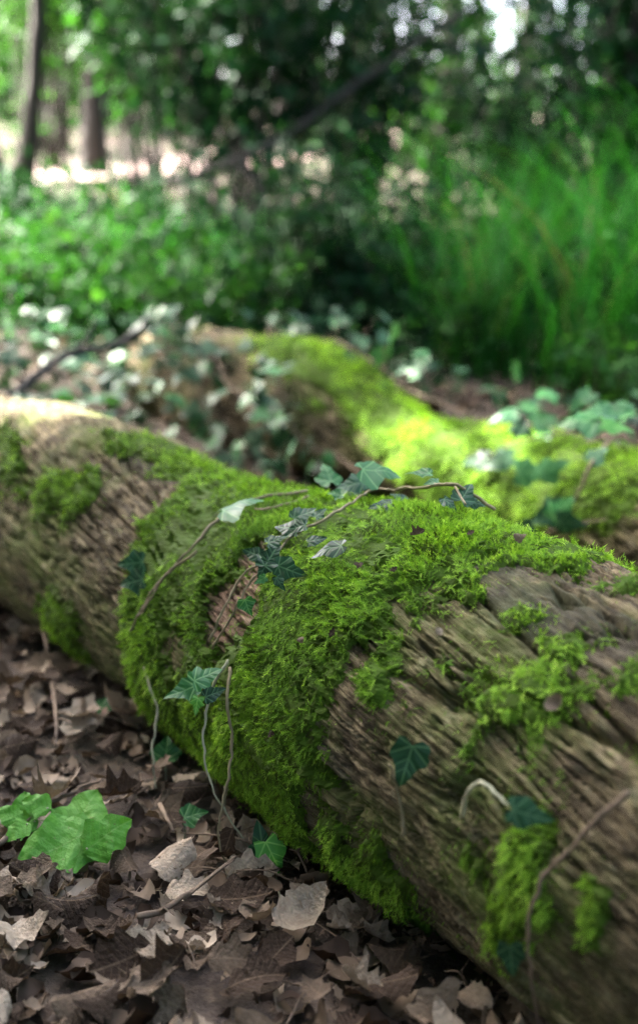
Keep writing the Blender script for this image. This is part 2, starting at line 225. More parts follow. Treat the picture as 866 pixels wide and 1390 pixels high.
def leaf_mat(name, stops, rough=.4, trans=.35, per_object=False, spec=.5, tint=(1.25, 1.2, .55)):
    m, n, l, bs, out = newmat(name)
    if per_object:
        oi = n.new('ShaderNodeObjectInfo'); f = oi.outputs['Random']
    else: f = attr(n, 'tone')
    tc = n.new('ShaderNodeTexCoord')
    c = ramp(n, l, f, stops)
    if name == 'fresh green leaf':
        sp = n.new('ShaderNodeSeparateXYZ'); l.new(tc.outputs['Object'], sp.inputs[0]); x = mth(n, l, 'ABSOLUTE', sp.outputs[0])
        wv = mth(n, l, 'PINGPONG', mth(n, l, 'SUBTRACT', sp.outputs[1], mth(n, l, 'MULTIPLY', x, .7)), .085)
        rib = mth(n, l, 'MAXIMUM', mth(n, l, 'LESS_THAN', x, .012), mth(n, l, 'MULTIPLY', mth(n, l, 'LESS_THAN', wv, .007), .5))
        c = mix(n, l, mth(n, l, 'MULTIPLY', rib, .5), c, (.16, .32, .08))
        spots = noise(n, l, tc.outputs['Object'], 13, 5, .7); c = mix(n, l, ramp(n, l, spots, [(.62, (0, 0, 0)), (.68, (.8, .8, .8))]), c, (.10, .09, .03))
        bump(n, l, mth(n, l, 'ADD', mth(n, l, 'MULTIPLY', wv, 3.), noise(n, l, tc.outputs['Object'], 9, 4)), .25, .03, bs)
    c = mix(n, l, mth(n, l, 'MULTIPLY', noise(n, l, tc.outputs['Object'], 6, 2), .5), c, mix(n, l, 1., c, (.55, .6, .5), 'MULTIPLY'))
    l.new(c, bs.inputs['Base Color']); bs.inputs['Roughness'].default_value = rough; bs.inputs['Specular IOR Level'].default_value = spec
    translucent(n, l, bs, out, c, trans, tint)
    return m
def ivy_mat(name, stops, vein, rough=.33, trans=.12):
    m, n, l, bs, out = newmat(name)
    tc = n.new('ShaderNodeTexCoord'); sp = n.new('ShaderNodeSeparateXYZ'); l.new(tc.outputs['Object'], sp.inputs[0])
    x = mth(n, l, 'ABSOLUTE', sp.outputs[0]); y = sp.outputs[1]
    d = None
    for ang in (0, 55, 102):                          # pale veins fan out from the stalk
        a = math.radians(ang)
        k = mth(n, l, 'ABSOLUTE', mth(n, l, 'SUBTRACT', mth(n, l, 'MULTIPLY', x, math.cos(a)), mth(n, l, 'MULTIPLY', y, math.sin(a))))
        if ang: k = mth(n, l, 'ADD', k, mth(n, l, 'MULTIPLY', mth(n, l, 'LESS_THAN', mth(n, l, 'ADD', mth(n, l, 'MULTIPLY', x, math.sin(a)), mth(n, l, 'MULTIPLY', y, math.cos(a))), 0.0), 1.0))
        d = k if d is None else mth(n, l, 'MINIMUM', d, k)
    for y0 in (.3, .52):                              # side veins off the midrib
        k = mth(n, l, 'ABSOLUTE', mth(n, l, 'SUBTRACT', mth(n, l, 'SUBTRACT', y, y0), mth(n, l, 'MULTIPLY', x, .9)))
        d = mth(n, l, 'MINIMUM', d, mth(n, l, 'ADD', k, .006))
    vf = n.new('ShaderNodeMapRange'); vf.inputs[1].default_value = .008; vf.inputs[2].default_value = .032; vf.inputs[3].default_value = 1; vf.inputs[4].default_value = 0
    l.new(d, vf.inputs[0])
    oi = n.new('ShaderNodeObjectInfo')
    c = ramp(n, l, oi.outputs['Random'], stops)
    c = mix(n, l, noise(n, l, tc.outputs['Object'], 5, 3), c, mix(n, l, 1., c, (.5, .6, .6), 'MULTIPLY'))
    c = mix(n, l, mth(n, l, 'MULTIPLY', vf.outputs[0], .75), c, vein)
    l.new(c, bs.inputs['Base Color']); bs.inputs['Roughness'].default_value = rough; bs.inputs['Specular IOR Level'].default_value = .2
    bump(n, l, d, .3, .02, bs)
    translucent(n, l, bs, out, c, trans)
    return m

M = {}
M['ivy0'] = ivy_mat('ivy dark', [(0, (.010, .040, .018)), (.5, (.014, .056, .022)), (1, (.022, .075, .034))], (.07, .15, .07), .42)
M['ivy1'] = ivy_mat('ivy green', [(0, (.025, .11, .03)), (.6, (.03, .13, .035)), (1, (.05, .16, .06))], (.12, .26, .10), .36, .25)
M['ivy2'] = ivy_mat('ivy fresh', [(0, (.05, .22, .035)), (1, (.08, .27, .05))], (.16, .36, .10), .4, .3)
M['green'] = leaf_mat('fresh green leaf', [(0, (.06, .225, .018)), (1, (.10, .28, .035))], .55, .25, True, .25)
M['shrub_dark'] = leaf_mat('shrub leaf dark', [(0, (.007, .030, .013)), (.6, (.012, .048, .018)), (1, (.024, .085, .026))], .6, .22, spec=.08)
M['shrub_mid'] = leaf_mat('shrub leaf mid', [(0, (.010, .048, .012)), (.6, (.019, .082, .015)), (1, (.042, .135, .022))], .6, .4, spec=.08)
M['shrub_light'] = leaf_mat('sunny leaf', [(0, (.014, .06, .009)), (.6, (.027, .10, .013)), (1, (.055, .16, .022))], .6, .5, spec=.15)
M['crown'] = leaf_mat('crown leaf', [(0, (.02, .07, .012)), (1, (.04, .12, .02))], .5, .28, spec=.2)
M['grass'] = leaf_mat('grass blade', [(0, (.014, .08, .010)), (.5, (.022, .155, .019)), (.85, (.045, .235, .034)), (.95, (.10, .13, .04)), (1, (.18, .16, .08))], .5, .4, spec=.15)
def dead_mat(name, per_object):
    m, n, l, bs, out = newmat(name)
    tc = n.new('ShaderNodeTexCoord'); sp = n.new('ShaderNodeSeparateXYZ')
    if per_object: oi = n.new('ShaderNodeObjectInfo'); f = oi.outputs['Random']
    else: f = attr(n, 'tone')
    c = ramp(n, l, f, [(0, (.026, .016, .009)), (.25, (.066, .045, .030)), (.5, (.175, .134, .092)), (.75, (.33, .272, .20)), (1, (.50, .435, .335))])
    c = mix(n, l, noise(n, l, tc.outputs['Object'], 9 if per_object else 70, 4), c, mix(n, l, 1., c, (.42, .36, .32), 'MULTIPLY'))
    if per_object:                                    # midrib and side ribs
        l.new(tc.outputs['Object'], sp.inputs[0]); x = mth(n, l, 'ABSOLUTE', sp.outputs[0])
        rib = mth(n, l, 'LESS_THAN', x, .014)
        wv = mth(n, l, 'PINGPONG', mth(n, l, 'SUBTRACT', sp.outputs[1], mth(n, l, 'MULTIPLY', x, .8)), .06)
        rib = mth(n, l, 'MAXIMUM', rib, mth(n, l, 'MULTIPLY', mth(n, l, 'LESS_THAN', wv, .007), .5))
        c = mix(n, l, mth(n, l, 'MULTIPLY', rib, .22), c, (.30, .22, .14))
        bump(n, l, mth(n, l, 'ADD', mth(n, l, 'MULTIPLY', wv, 2.), noise(n, l, tc.outputs['Object'], 14, 4)), .5, .03, bs)
    l.new(c, bs.inputs['Base Color']); bs.inputs['Roughness'].default_value = .7; bs.inputs['Specular IOR Level'].default_value = .15
    translucent(n, l, bs, out, c, .12, (1, .9, .7))
    return m
M['dead'] = dead_mat('dead leaf', True); M['litter'] = dead_mat('leaf litter', False)
def wood_mat(name, green=.5, warm=0.0):
    m, n, l, bs, out = newmat(name)
    s, b = attr(n, 'along'), attr(n, 'round')
    cb = n.new('ShaderNodeCombineXYZ'); l.new(s, cb.inputs[0]); l.new(b, cb.inputs[1]); v = cb.outputs[0]
    tw = n.new('ShaderNodeCombineXYZ'); l.new(s, tw.inputs[0]); l.new(mth(n, l, 'ADD', b, mth(n, l, 'MULTIPLY', s, .20)), tw.inputs[1]); v = tw.outputs[0]
    g1 = noise(n, l, mapping(n, l, v, (12, 110, 1)), 1, 6, .65)
    g2 = noise(n, l, mapping(n, l, v, (30, 420, 1)), 1, 3, .6)
    patch = noise(n, l, mapping(n, l, v, (5, 7, 1)), 1, 4, .6)
    c = ramp(n, l, g1, [(.32, (.036, .028, .015)), (.45, (.108, .087, .050)), (.57, (.212, .175, .102)), (.74, (.345, .292, .185))])
    c = mix(n, l, ramp(n, l, g2, [(.38, (0, 0, 0)), (.60, (.85, .85, .85))]), c, mix(n, l, 1., c, (.36, .33, .29), 'MULTIPLY'))
    grey = ramp(n, l, patch, [(.5, (0, 0, 0)), (.68, (.7, .7, .7))])
    c = mix(n, l, grey, c, mix(n, l, 1., c, (.62, .66, .64), 'MULTIPLY'))
    mot = noise(n, l, mapping(n, l, v, (38, 75, 1)), 1, 6, .7)
    c = mix(n, l, ramp(n, l, mot, [(.40, (1, 1, 1)), (.56, (0, 0, 0))]), c, mix(n, l, 1., c, (.38, .36, .34), 'MULTIPLY'))
    lich = noise(n, l, mapping(n, l, v, (21, 26, 1)), 1, 6, .75)
    c = mix(n, l, ramp(n, l, lich, [(.56, (0, 0, 0)), (.66, (.55, .55, .55))]), c, (.19, .18, .115))
    film = noise(n, l, mapping(n, l, v, (4.3, 6, 1)), 1, 5, .7)
    c = mix(n, l, mth(n, l, 'MULTIPLY', ramp(n, l, film, [(.45, (0, 0, 0)), (.66, (1, 1, 1))]), green), c, (.085, .13, .022))
    c = mix(n, l, mth(n, l, 'MULTIPLY', attr(n, 'red'), .6), c, mix(n, l, g1, (.07, .04, .026), (.24, .15, .105)))
    c = mix(n, l, mth(n, l, 'MULTIPLY', attr(n, 'stain'), .55), c, (.030, .030, .026))
    l.new(c, bs.inputs['Base Color']); bs.inputs['Roughness'].default_value = .85; bs.inputs['Specular IOR Level'].default_value = .12
    bump(n, l, mth(n, l, 'ADD', g1, mth(n, l, 'MULTIPLY', g2, .5)), .9, .006, bs)
    return m
M['wood'] = wood_mat('weathered log', .6); 
def bark_simple(name, a, b):
    m, n, l, bs, out = newmat(name); tc = n.new('ShaderNodeTexCoord')
    f = noise(n, l, mapping(n, l, tc.outputs['Object'], (14, 14, 3)), 1, 5)
    c = ramp(n, l, f, [(.3, a), (.7, b)]); l.new(c, bs.inputs['Base Color']); bs.inputs['Roughness'].default_value = .85
    bump(n, l, f, .8, .02, bs); return m
M['bark'] = bark_simple('tree bark', (.010, .009, .007), (.03, .025, .018))
M['twig'] = bark_simple('twig bark', (.05, .034, .022), (.17, .12, .075))
M['vine'] = bark_simple('vine bark', (.09, .07, .035), (.22, .19, .10))
M['vine_pale'] = bark_simple('pale vine', (.19, .19, .12), (.34, .34, .22))
def moss_mat(name):
    m, n, l, bs, out = newmat(name)
    f = attr(n, 'tone')
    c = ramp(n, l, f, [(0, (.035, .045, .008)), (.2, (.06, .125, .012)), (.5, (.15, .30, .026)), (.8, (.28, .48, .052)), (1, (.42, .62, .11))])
    l.new(c, bs.inputs['Base Color']); bs.inputs['Roughness'].default_value = .7; bs.inputs['Specular IOR Level'].default_value = .08
    translucent(n, l, bs, out, c, .35, (1.2, 1.25, .6)); return m
M['moss'] = moss_mat('moss')
def soil_mat():
    m, n, l, bs, out = newmat('forest soil'); tc = n.new('ShaderNodeTexCoord')
    f = noise(n, l, tc.outputs['Object'], 40, 6, .65); g = noise(n, l, tc.outputs['Object'], 2.2, 3)
    c = ramp(n, l, f, [(.3, (.018, .012, .008)), (.55, (.05, .034, .022)), (.75, (.11, .08, .052))])
    c = mix(n, l, ramp(n, l, g, [(.5, (0, 0, 0)), (.7, (.5, .5, .5))]), c, (.03, .045, .012))
    l.new(c, bs.inputs['Base Color']); bs.inputs['Roughness'].default_value = .9; bump(n, l, f, .8, .02, bs); return m
M['soil'] = soil_mat()
def path_mat():
    m, n, l, bs, out = newmat('dry path'); tc = n.new('ShaderNodeTexCoord')
    f = noise(n, l, tc.outputs['Object'], 9, 6, .7)
    c = ramp(n, l, f, [(.35, (.12, .08, .07)), (.55, (.27, .195, .175)), (.7, (.38, .30, .28))])
    l.new(c, bs.inputs['Base Color']); bs.inputs['Roughness'].default_value = .9; bump(n, l, f, .6, .03, bs); return m
M['path'] = path_mat()

# ------------------------------------------------------------------ ground
def terrain(x, y):
    x, y = np.asarray(x, float), np.asarray(y, float)
    yy = y-.12*x
    rise = .125*np.maximum(yy-3.0, 0)
    rise = np.where(yy > 14, .125*11+.05*(yy-14), rise); rise = np.minimum(rise, 3.0)
    near = .030*(fbm(x*5, y*5, 1.3, 3)-.5)
    far = .30*(fbm(x*.5, y*.5, 4.2, 3)-.5)*sstep(3, 6, y)
    return rise+near+far
def warp(a, b, n, p=3.2):
    t = np.linspace(-1, 1, n); q = np.sinh(p*t)/math.sinh(p)
    return np.where(q < 0, -q*a, q*b)
gx = warp(-150, 150, 200, 5.5); gy = 1.6+warp(-60, 260, 260, 5.5)
X, Y = np.meshgrid(gx, gy); Z = terrain(X, Y)
def grid_faces(nr, nc, wrap=False):
    i, j = np.meshgrid(np.arange(nr-1), np.arange(nc if wrap else nc-1), indexing='ij'); k = (j+1) % nc
    return np.stack([i*nc+j, i*nc+k, (i+1)*nc+k, (i+1)*nc+j], -1).reshape(-1, 4)
g = obj('ground', np.stack([X, Y, Z], -1).reshape(-1, 3), grid_faces(*X.shape), M['soil'])
tag(g, 'dark leaf mould of the forest floor', 'ground', kind='structure')
# sunlit path climbing to the right behind the undergrowth
t = np.linspace(-.5, 1.6, 60); pc = np.stack([-3.2+4.6*t, 7.6+3.4*t+1.6*t*t], -1); pt_ = norm(np.gradient(pc, axis=0)); pn = np.stack([-pt_[:, 1], pt_[:, 0]], -1)
acr = np.linspace(-.42, .42, 9); PX = pc[:, None]+pn[:, None]*(acr[None, :, None]+.12*(vnoise(t*9, 3.)[:, None, None]-.5))
pz = terrain(PX[..., 0], PX[..., 1])+.03
p = obj('path', np.concatenate([PX, pz[..., None]], -1).reshape(-1, 3), grid_faces(60, 9), M['path'])
tag(p, 'pale dry earth path in the sun', 'path', kind='structure')

# ------------------------------------------------------------------ logs
class Log:
    def __init__(s, A, ang, st, r, zc):
        s.A = np.array(A); s.u = np.array([-math.sin(ang), math.cos(ang)]); s.n = np.array([math.cos(ang), math.sin(ang)])
        q = np.linspace(st[0], st[-1], 200)
        k = np.hanning(19); k /= k.sum()
        sm = lambda v: np.convolve(np.pad(np.interp(q, st, v), 9, mode='edge'), k, 'valid')
        s.q, s.r_, s.z_ = q, sm(r), sm(zc)
    def frame(L, s, th):
        r = np.interp(s, L.q, L.r_); zc = np.interp(s, L.q, L.z_)
        nrm = np.stack([L.n[0]*np.cos(th), L.n[1]*np.cos(th), np.sin(th)], -1)
        c = np.stack([L.A[0]+L.u[0]*s, L.A[1]+L.u[1]*s, zc], -1)
        return c, nrm, r
    def surf(L, s, th, h=0):
        c, nrm, r = L.frame(s, th); return c+nrm*(r+h)[..., None]
def poly_sd(poly, s, th, rr):
    """signed distance in metres to an outline on the log skin, positive inside"""
    P = np.array(poly)*np.array([1, rr]); x, y = s, th*rr
    ins = np.zeros(np.shape(x), bool); dm = np.full(np.shape(x), 9.)
    for i in range(len(P)):
        (x1, y1), (x2, y2) = P[i], P[(i+1) % len(P)]
        c = (y1 > y) != (y2 > y)
        with np.errstate(divide='ignore', invalid='ignore'):
            ins ^= c & (x < (x2-x1)*(y-y1)/(y2-y1+1e-12)+x1)
        tt = np.clip(((x-x1)*(x2-x1)+(y-y1)*(y2-y1))/((x2-x1)**2+(y2-y1)**2+1e-12), 0, 1)
        dm = np.minimum(dm, np.hypot(x-x1-tt*(x2-x1), y-y1-tt*(y2-y1)))
    return np.where(ins, dm, -dm)
def moss_field(polys, holes, rr, back_from, seed):
    def f(s, th):
        b = th*rr
        d = np.full(np.shape(s), -9.)
        for p in polys: d = np.maximum(d, poly_sd(p, s, th, rr))
        for h in holes: d = np.minimum(d, -poly_sd(h, s, th, rr))
        d = np.where(th < back_from, np.maximum(d, .04*(fbm(s*5, b*5, seed+3, 3)-.42)*4), d)    # the far side is mossy in patches
        return d + .055*(fbm(s*26, b*26, seed, 4)-.5)*2 + .03*(vnoise(s*110, b*110, seed)-.5)
    return f
def wood_disp(s, th, rr, seed, amp=1.0):
    b = th*rr
    wx = .10*(fbm(s*4, b*4, seed, 3)-.5); bb = b+wx*.22+s*.20+  .012*(fbm(s*8, b*17, seed+15, 3)-.5)
    lumps = .021*(fbm(s*4.5, b*5.5, seed+1, 3)-.5)
    g = 1-np.abs(2*fbm(s*3.2+wx*6, bb*42, seed+2, 3, .45)-1)                # ridged: thin lines along the grain
    grooves = -.0055*sstep(.86, .985, g)*sstep(.35, .6, fbm(s*5, bb*9, seed+5, 2))
    g2 = 1-np.abs(2*fbm(s*17, bb*125, seed+6, 2)-1)
    fine = -.0045*sstep(.70, .97, g2)*(.12+.88*sstep(.42, .6, fbm(s*9, b*13, seed+11, 3)))
    plates = .0065*(np.floor(fbm(s*11, bb*42, seed+7, 4)*9)/9-.5)            # flaking layers
    grit = .0050*(fbm(s*55, bb*170, seed+8, 3)-.5)
    cr = 1-np.abs(2*fbm(s*9+wx*9, bb*92, seed+13, 2, .4)-1)
    crack = -.0125*sstep(.90, .985, cr)*sstep(.38, .55, fbm(s*16, bb*22, seed+14, 2))
    deep = -.011*sstep(.955, .995, 1-np.abs(2*fbm(s*1.3, bb*11, seed+9, 2)-1))
    rug = .005*(fbm(s*32, bb*70, seed+12, 4, .6)-.5)
    return (lumps+grooves+fine+plates+grit+deep+rug+crack)*amp
def moss_thick(d, s, th, rr, seed):
    b = th*rr
    return sstep(-.004, .03, d)*(.002+.009*fbm(s*22, b*22, seed+20, 3)+.005*fbm(s*70, b*70, seed+21, 2))
# moss frond template: a bent stem with feathery leaflets
def frond(seed):
    r = np.random.default_rng(seed); V, F, A = [], [], []
    def stem(t): return np.array([.10*math.sin(2.2*t+seed), t, .16*math.sin(t*2.6)-.12*t*t])
    ts = [0, .35, .7, 1.]
    for i, t in enumerate(ts):
        p = stem(t); w_ = .045*(1-.75*t); V += [p+[-w_, 0, 0], p+[w_, 0, 0]]; A += [t, t]
        if i: k = 2*i; F += [(k-2, k-1, k+1), (k-2, k+1, k)]
    for t in (.2, .38, .55, .72, .88):
        for sg in (-1, 1):
            p = stem(t); ln = (.30+.1*r.random())*(1-.55*t); k = len(V)
            V += [p+[0, -.05, 0], p+[0, .055, 0], p+[sg*ln, .20+.1*r.random(), .10*r.normal()+.04]]
            A += [t, t, min(1, t+.25)]; F.append((k, k+1, k+2))
    return np.array(V), np.array(F), np.array(A)
FRONDS = [frond(k) for k in range(5)]

def build_log(name, L, rr, s_list, th_list, field, seed, red, stains, n_frond, dens_s, label, moss_label, amp=1.0, fs=1.0):
    S, T = np.meshgrid(s_list, th_list, indexing='ij')
    D = wood_disp(S, T, rr, seed, amp)
    # keep the seam closed
    wrapw = sstep(th_list[-1]-.25, th_list[-1], T); D = D*(1-wrapw)+wood_disp(S, T-2*math.pi, rr, seed, amp)*wrapw
    d = field(S, T)
    P = L.surf(S, T, D-.004)
    ns, nth = S.shape
    V = P.reshape(-1, 3); F = grid_faces(ns, nth)
    redv = np.zeros(S.shape)
    for rp in red: redv = np.maximum(redv, sstep(-.02, .02, poly_sd(rp, S, T, rr)+.05*(fbm(S*40, T*rr*40, 3., 3)-.5)))
    st = np.zeros(S.shape)
    for (s0, t0, a, b_) in stains: st = np.maximum(st, sstep(1.0, .55, np.hypot((S-s0)/a, (T-t0)*rr/b_)+.9*(fbm(S*14, T*rr*40, 9., 4)-.5)))
    at = {'along': S.ravel(), 'round': (T*rr).ravel(), 'red': redv.ravel(), 'stain': st.ravel()}
    # end grain discs
    base = tuple(float(v) for v in L.surf(np.array(0.), np.array(-math.pi/2)))
    root = empty(name, (base[0], base[1], 0)); loc = np.array([base[0], base[1], 0])
    o = obj('wood', V, F, M['wood'], root, True, at, loc)
    for e in (0, -1):
        ring = P[e, ::4]; c = ring.mean(0); vv = np.vstack([ring, c*.5+ring*.5+L_axis(L)*(.012 if e else -.012), c+L_axis(L)*(.004 if e else -.004)]); m_ = len(ring); ff = []
        for j in range(m_):
            k = (j+1) % m_; ff += [(j, k, m_+k, m_+j), (m_+j, m_+k, 2*m_)]
        if e == 0: ff = [f[::-1] for f in ff]
        obj('cut_end', vv, ff, M['wood'], root, False, {'along': vv[:, 2]*.2, 'round': vv[:, 0]*1.0, 'red': np.zeros(len(vv)), 'stain': np.zeros(len(vv))}, loc)
    # moss mat: a cushion over the wood plus feathery fronds
    acc = Acc()
    S, T, D, d = S[::2, ::2], T[::2, ::2], D[::2, ::2], d[::2, ::2]; ns, nth = S.shape
    th_m = moss_thick(d, S, T, rr, seed)
    keep = (d > -.004); fk = grid_faces(ns, nth); kf = keep.ravel()[fk].all(1); fk = fk[kf]
    used = np.unique(fk); idx = -np.ones(ns*nth, int); idx[used] = np.arange(len(used))
    Pm = L.surf(S, T, D*.55-.0045+th_m).reshape(-1, 3)[used]
    q = idx[fk]; tri = np.concatenate([q[:, [0, 1, 2]], q[:, [0, 2, 3]]])
    tone = (.02+.20*fbm(S*30, T*rr*30, 5.5, 3)).ravel()[used]
    acc.add(Pm, tri, tone)
    # sample frond roots
    got = 0; per = n_frond//5
    for k in range(5):
        TV, TF, TA = FRONDS[k]
        n_try = per*7
        s = dens_s(rng.random(n_try)); th = rng.uniform(th_list[0]+.9, th_list[-1]-.3, n_try)
        dd = field(s, th)
        pr = (.22*sstep(-.05, -.01, dd)+.78*sstep(-.014, .012, dd))*(.6+.4*(fbm(s*16, th*rr*16, seed+31, 3) > .40))
        sel = np.nonzero(rng.random(n_try) < pr)[0][:per]
        s, th, dd = s[sel], th[sel], dd[sel]; n = len(s)
        ht = moss_thick(dd, s, th, rr, seed)
        c, nr, r = L.frame(s, th); pos = c+nr*(r+wood_disp(s, th, rr, seed, amp)*.55-.006+ht)[:, None]
        nr = norm(nr+.35*rdir(n))
        tang = rdir(n); tang = norm(tang-nr*np.sum(tang*nr, -1, keepdims=True))
        # neighbouring fronds lie much the same way and hang down the flanks
        swirl = np.stack([vnoise(s*20, th*4, 1.)-.5, vnoise(s*20, th*4, 2.)-.5, vnoise(s*20, th*4, 3.)-.5], -1)*2.2
        steep = 1-np.clip(nr[:, 2], 0, 1)
        fw = norm(tang*.8+swirl+np.array([0, 0, -1.])*steep[:, None]*1.5+nr*(.35+.45*rng.random(n))[:, None])
        sc = fs*(.0060+.0078*rng.random(n)**1.3)*(.5+.65*sstep(-.02, .03, dd))*(.8+.5*vnoise(s*12, th*3, seed+40))
        Vf, Ff = scatter(TV, TF, pos, fw, nr, np.stack([sc*(.55+.3*rng.random(n)), sc, sc], -1))
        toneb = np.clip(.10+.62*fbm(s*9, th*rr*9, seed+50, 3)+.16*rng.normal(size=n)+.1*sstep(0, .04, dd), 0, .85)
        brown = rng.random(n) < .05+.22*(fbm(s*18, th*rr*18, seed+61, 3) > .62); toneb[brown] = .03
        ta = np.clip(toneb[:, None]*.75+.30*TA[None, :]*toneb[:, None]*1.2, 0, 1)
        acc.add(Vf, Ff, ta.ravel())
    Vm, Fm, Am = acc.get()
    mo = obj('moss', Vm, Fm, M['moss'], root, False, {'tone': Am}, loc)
    tag(mo, moss_label, kind='stuff'); tag(root, label, 'log', 'fallen logs')
    return root, D
def L_axis(L): return np.array([L.u[0], L.u[1], 0])

L1 = Log([.125, 1.494], .581, [-.9, -.5, -.25, 0, .25, .5, .8, 1.2, 1.8], [.216, .217, .22, .221, .201, .19, .2, .205, .174], [.187, .188, .188, .184, .165, .161, .175, .17, .141])
L2 = Log([.218, 3.061], .584, [-1.2, -.7, -.35, 0, .35, .8, 1.4], [.145, .141, .132, .106, .165, .184, .173], [.117, .119, .125, .135, .183, .177, .153])
s1 = np.concatenate([np.linspace(-.9, -.56, 30, endpoint=False), np.linspace(-.56, .40, 440, endpoint=False), np.linspace(.40, 1.2, 190, endpoint=False), np.linspace(1.2, 1.8, 30)])
t1 = np.concatenate([np.linspace(-2.2, .9, 70, endpoint=False), np.linspace(.9, 4.083, 390)])
F1 = moss_field(LAY['M1'], LAY['H1'], .21, .75, 3.7)
def dens1(u): return np.where(u < .62, -.5+.75*u/.62, np.where(u < .93, .25+.95*(u-.62)/.31, -.9+.4*(u-.93)/.07))
build_log('mossy_log', L1, .21, s1, t1, F1, 3.7, LAY['H1'][:1], [(-.10, 1.75, .22, .05), (-.33, 1.95, .2, .06), (.62, 1.7, .15, .05), (-.05, 3.1, .12, .03)], 84000, dens1,
          'thick weathered log in front with bare split wood and bright moss', 'bright green feathery moss')
s2 = np.linspace(-1.2, 1.25, 330); t2 = np.concatenate([np.linspace(-2.2, .5, 40, endpoint=False), np.linspace(.5, 4.083, 140)])
F2 = moss_field(LAY['M2'], [], .15, .9, 8.1)
def dens2(u): return -1.1+2.2*u
build_log('mossy_log', L2, .15, s2, t2, F2, 8.1, [], [(.8, 2.4, .2, .06)], 15000, dens2,
          'thinner mossy log lying behind the front log, half covered by ivy', 'yellow-green moss in dappled sun', 1.6, 1.7)

rng = np.random.default_rng(40); random.seed(40)
# ------------------------------------------------------------------ ivy
def ivy_leaf_mesh(seed, mat, lobes=1.0, bend=.15):
    r = np.random.default_rng(seed)
    half = [(.05, -.05), (.18, -.13), (.31, -.12), (.37, -.01), (.375, .10), (.42, .19), (.475, .31), (.41, .39), (.31, .47), (.24, .57), (.18, .70), (.10, .86)]
    half = [(x*(1+.08*r.normal())*lobes, y+.015*r.normal()) for x, y in half]
    other = [(-x*(1+.06*r.normal()), y+.015*r.normal()) for x, y in half]
    mid = [(0, 0), (0, .14), (0, .28), (0, .42), (0, .56), (0, .72), (0, .88), (0, 1.02)]
    V = mid+half+other; F = []
    n, h = len(mid), len(half)
    for off, sg in ((n, 1), (n+h, -1)):
        inner = [off+i for i in range(h)]
        par = [0, 0, 0, 1, 1, 2, 2, 3, 4, 5, 6, 6]
        for i in range(h-1):
            a, b = inner[i], inner[i+1]; pa, pb = par[i], par[i+1]
            tri = [(pa, a, b)] if pa == pb else [(pa, a, b), (pa, b, pb)] if pb == pa+1 else [(pa, a, b), (pa, b, pb)]
            F += [q if sg > 0 else q[::-1] for q in tri]
        q = (6, inner[-1], 7); F.append(q if sg > 0 else q[::-1])
    V = np.array([(x, y, 0.) for x, y in V])
    ax = np.abs(V[:, 0])
    V[:, 2] = .16*ax-bend*1.6*ax**2*1.5-bend*(V[:, 1]-.2)**2+.035*np.sin(V[:, 0]*9+seed)+.03*np.sin(V[:, 1]*8+seed*2)
    V[:, 0] += .10*(r.random()-.5)*V[:, 1]**2
    return make_mesh('ivy_leaf', V, [tuple(f) for f in F], mat)
IVY = {k: [ivy_leaf_mesh(10*k+i, M['ivy%d' % k], 1.0+.12*math.sin(i*2.1), .10+.05*i) for i in range(5)] for k in (0, 1, 2)}
def leaf_matrix(pos, tip, nrm, size, loc, stretch=1.0):
    tip = Vector(tip).normalized(); nrm = Vector(nrm); nrm = (nrm-tip*nrm.dot(tip)).normalized(); sd = tip.cross(nrm)
    m = Matrix(((sd.x, tip.x, nrm.x), (sd.y, tip.y, nrm.y), (sd.z, tip.z, nrm.z))).to_4x4()
    return Matrix.Translation(Vector(pos)-Vector(loc)) @ m @ Matrix.Diagonal((size*stretch, size, size, 1))
def ivy_vine(stems, leaves, label, radius=.0022, mat='vine', group='ivy vines', name='ivy_vine', sides=6, jitter=.12, detail=True):
    loc = Vector(stems[0][0]); root = empty(name, loc); acc = Acc()
    allp = np.concatenate([np.array(s) for s in stems])
    for i, s in enumerate(stems):
        rad = np.linspace(radius*(1.15 if i == 0 else .8), radius*.7, len(s)); V, F = tube(s, rad, sides, 7, .0017); acc.add(V, F)
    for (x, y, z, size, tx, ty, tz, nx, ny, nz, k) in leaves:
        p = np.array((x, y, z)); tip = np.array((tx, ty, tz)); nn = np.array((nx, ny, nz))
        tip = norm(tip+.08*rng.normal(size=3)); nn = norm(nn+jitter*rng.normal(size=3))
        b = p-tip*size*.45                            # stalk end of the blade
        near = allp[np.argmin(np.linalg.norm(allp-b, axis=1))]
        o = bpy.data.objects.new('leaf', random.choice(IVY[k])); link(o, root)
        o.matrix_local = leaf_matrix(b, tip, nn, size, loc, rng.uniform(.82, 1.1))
        if np.linalg.norm(near-b) > .004:
            V, F = tube([near, (near+b)/2+nn*.006+.003*rng.normal(size=3), b], [.0009, .0008, .0006], 5, 3)
            if detail:
                sk = obj('stalk', V-np.array(loc), clean(F), M['vine_pale'], o); sk.matrix_parent_inverse = o.matrix_local.inverted()
            else: acc.add(V, F)
    V, F, _ = acc.get(); obj('stem', V, clean(F), M[mat], root, True, None, np.array(loc))
    return tag(root, label, 'ivy', group)
VN = LAY['V']
ivy_vine(VN['crest']['stems'], VN['crest']['leaves'], 'veined dark ivy trailing over the mossy crest of the front log', .0019)
ivy_vine(VN['left']['stems'], VN['left']['leaves'], 'woody ivy stems with two dark leaves, left of the bare reddish patch', .0021)
ivy_vine(VN['hang']['stems'], VN['hang']['leaves'], 'pale hanging ivy stem with light green leaves against the moss', .0016, 'vine_pale')
ivy_vine(VN['cord']['stems'], VN['cord']['leaves'], 'leafless forked tan vine hanging beside the pale ivy stem', .0018)
ivy_vine(VN['tail']['stems'], VN['tail']['leaves'], 'single bare vine dangling to the litter at the left moss edge', .0017, 'vine_pale')
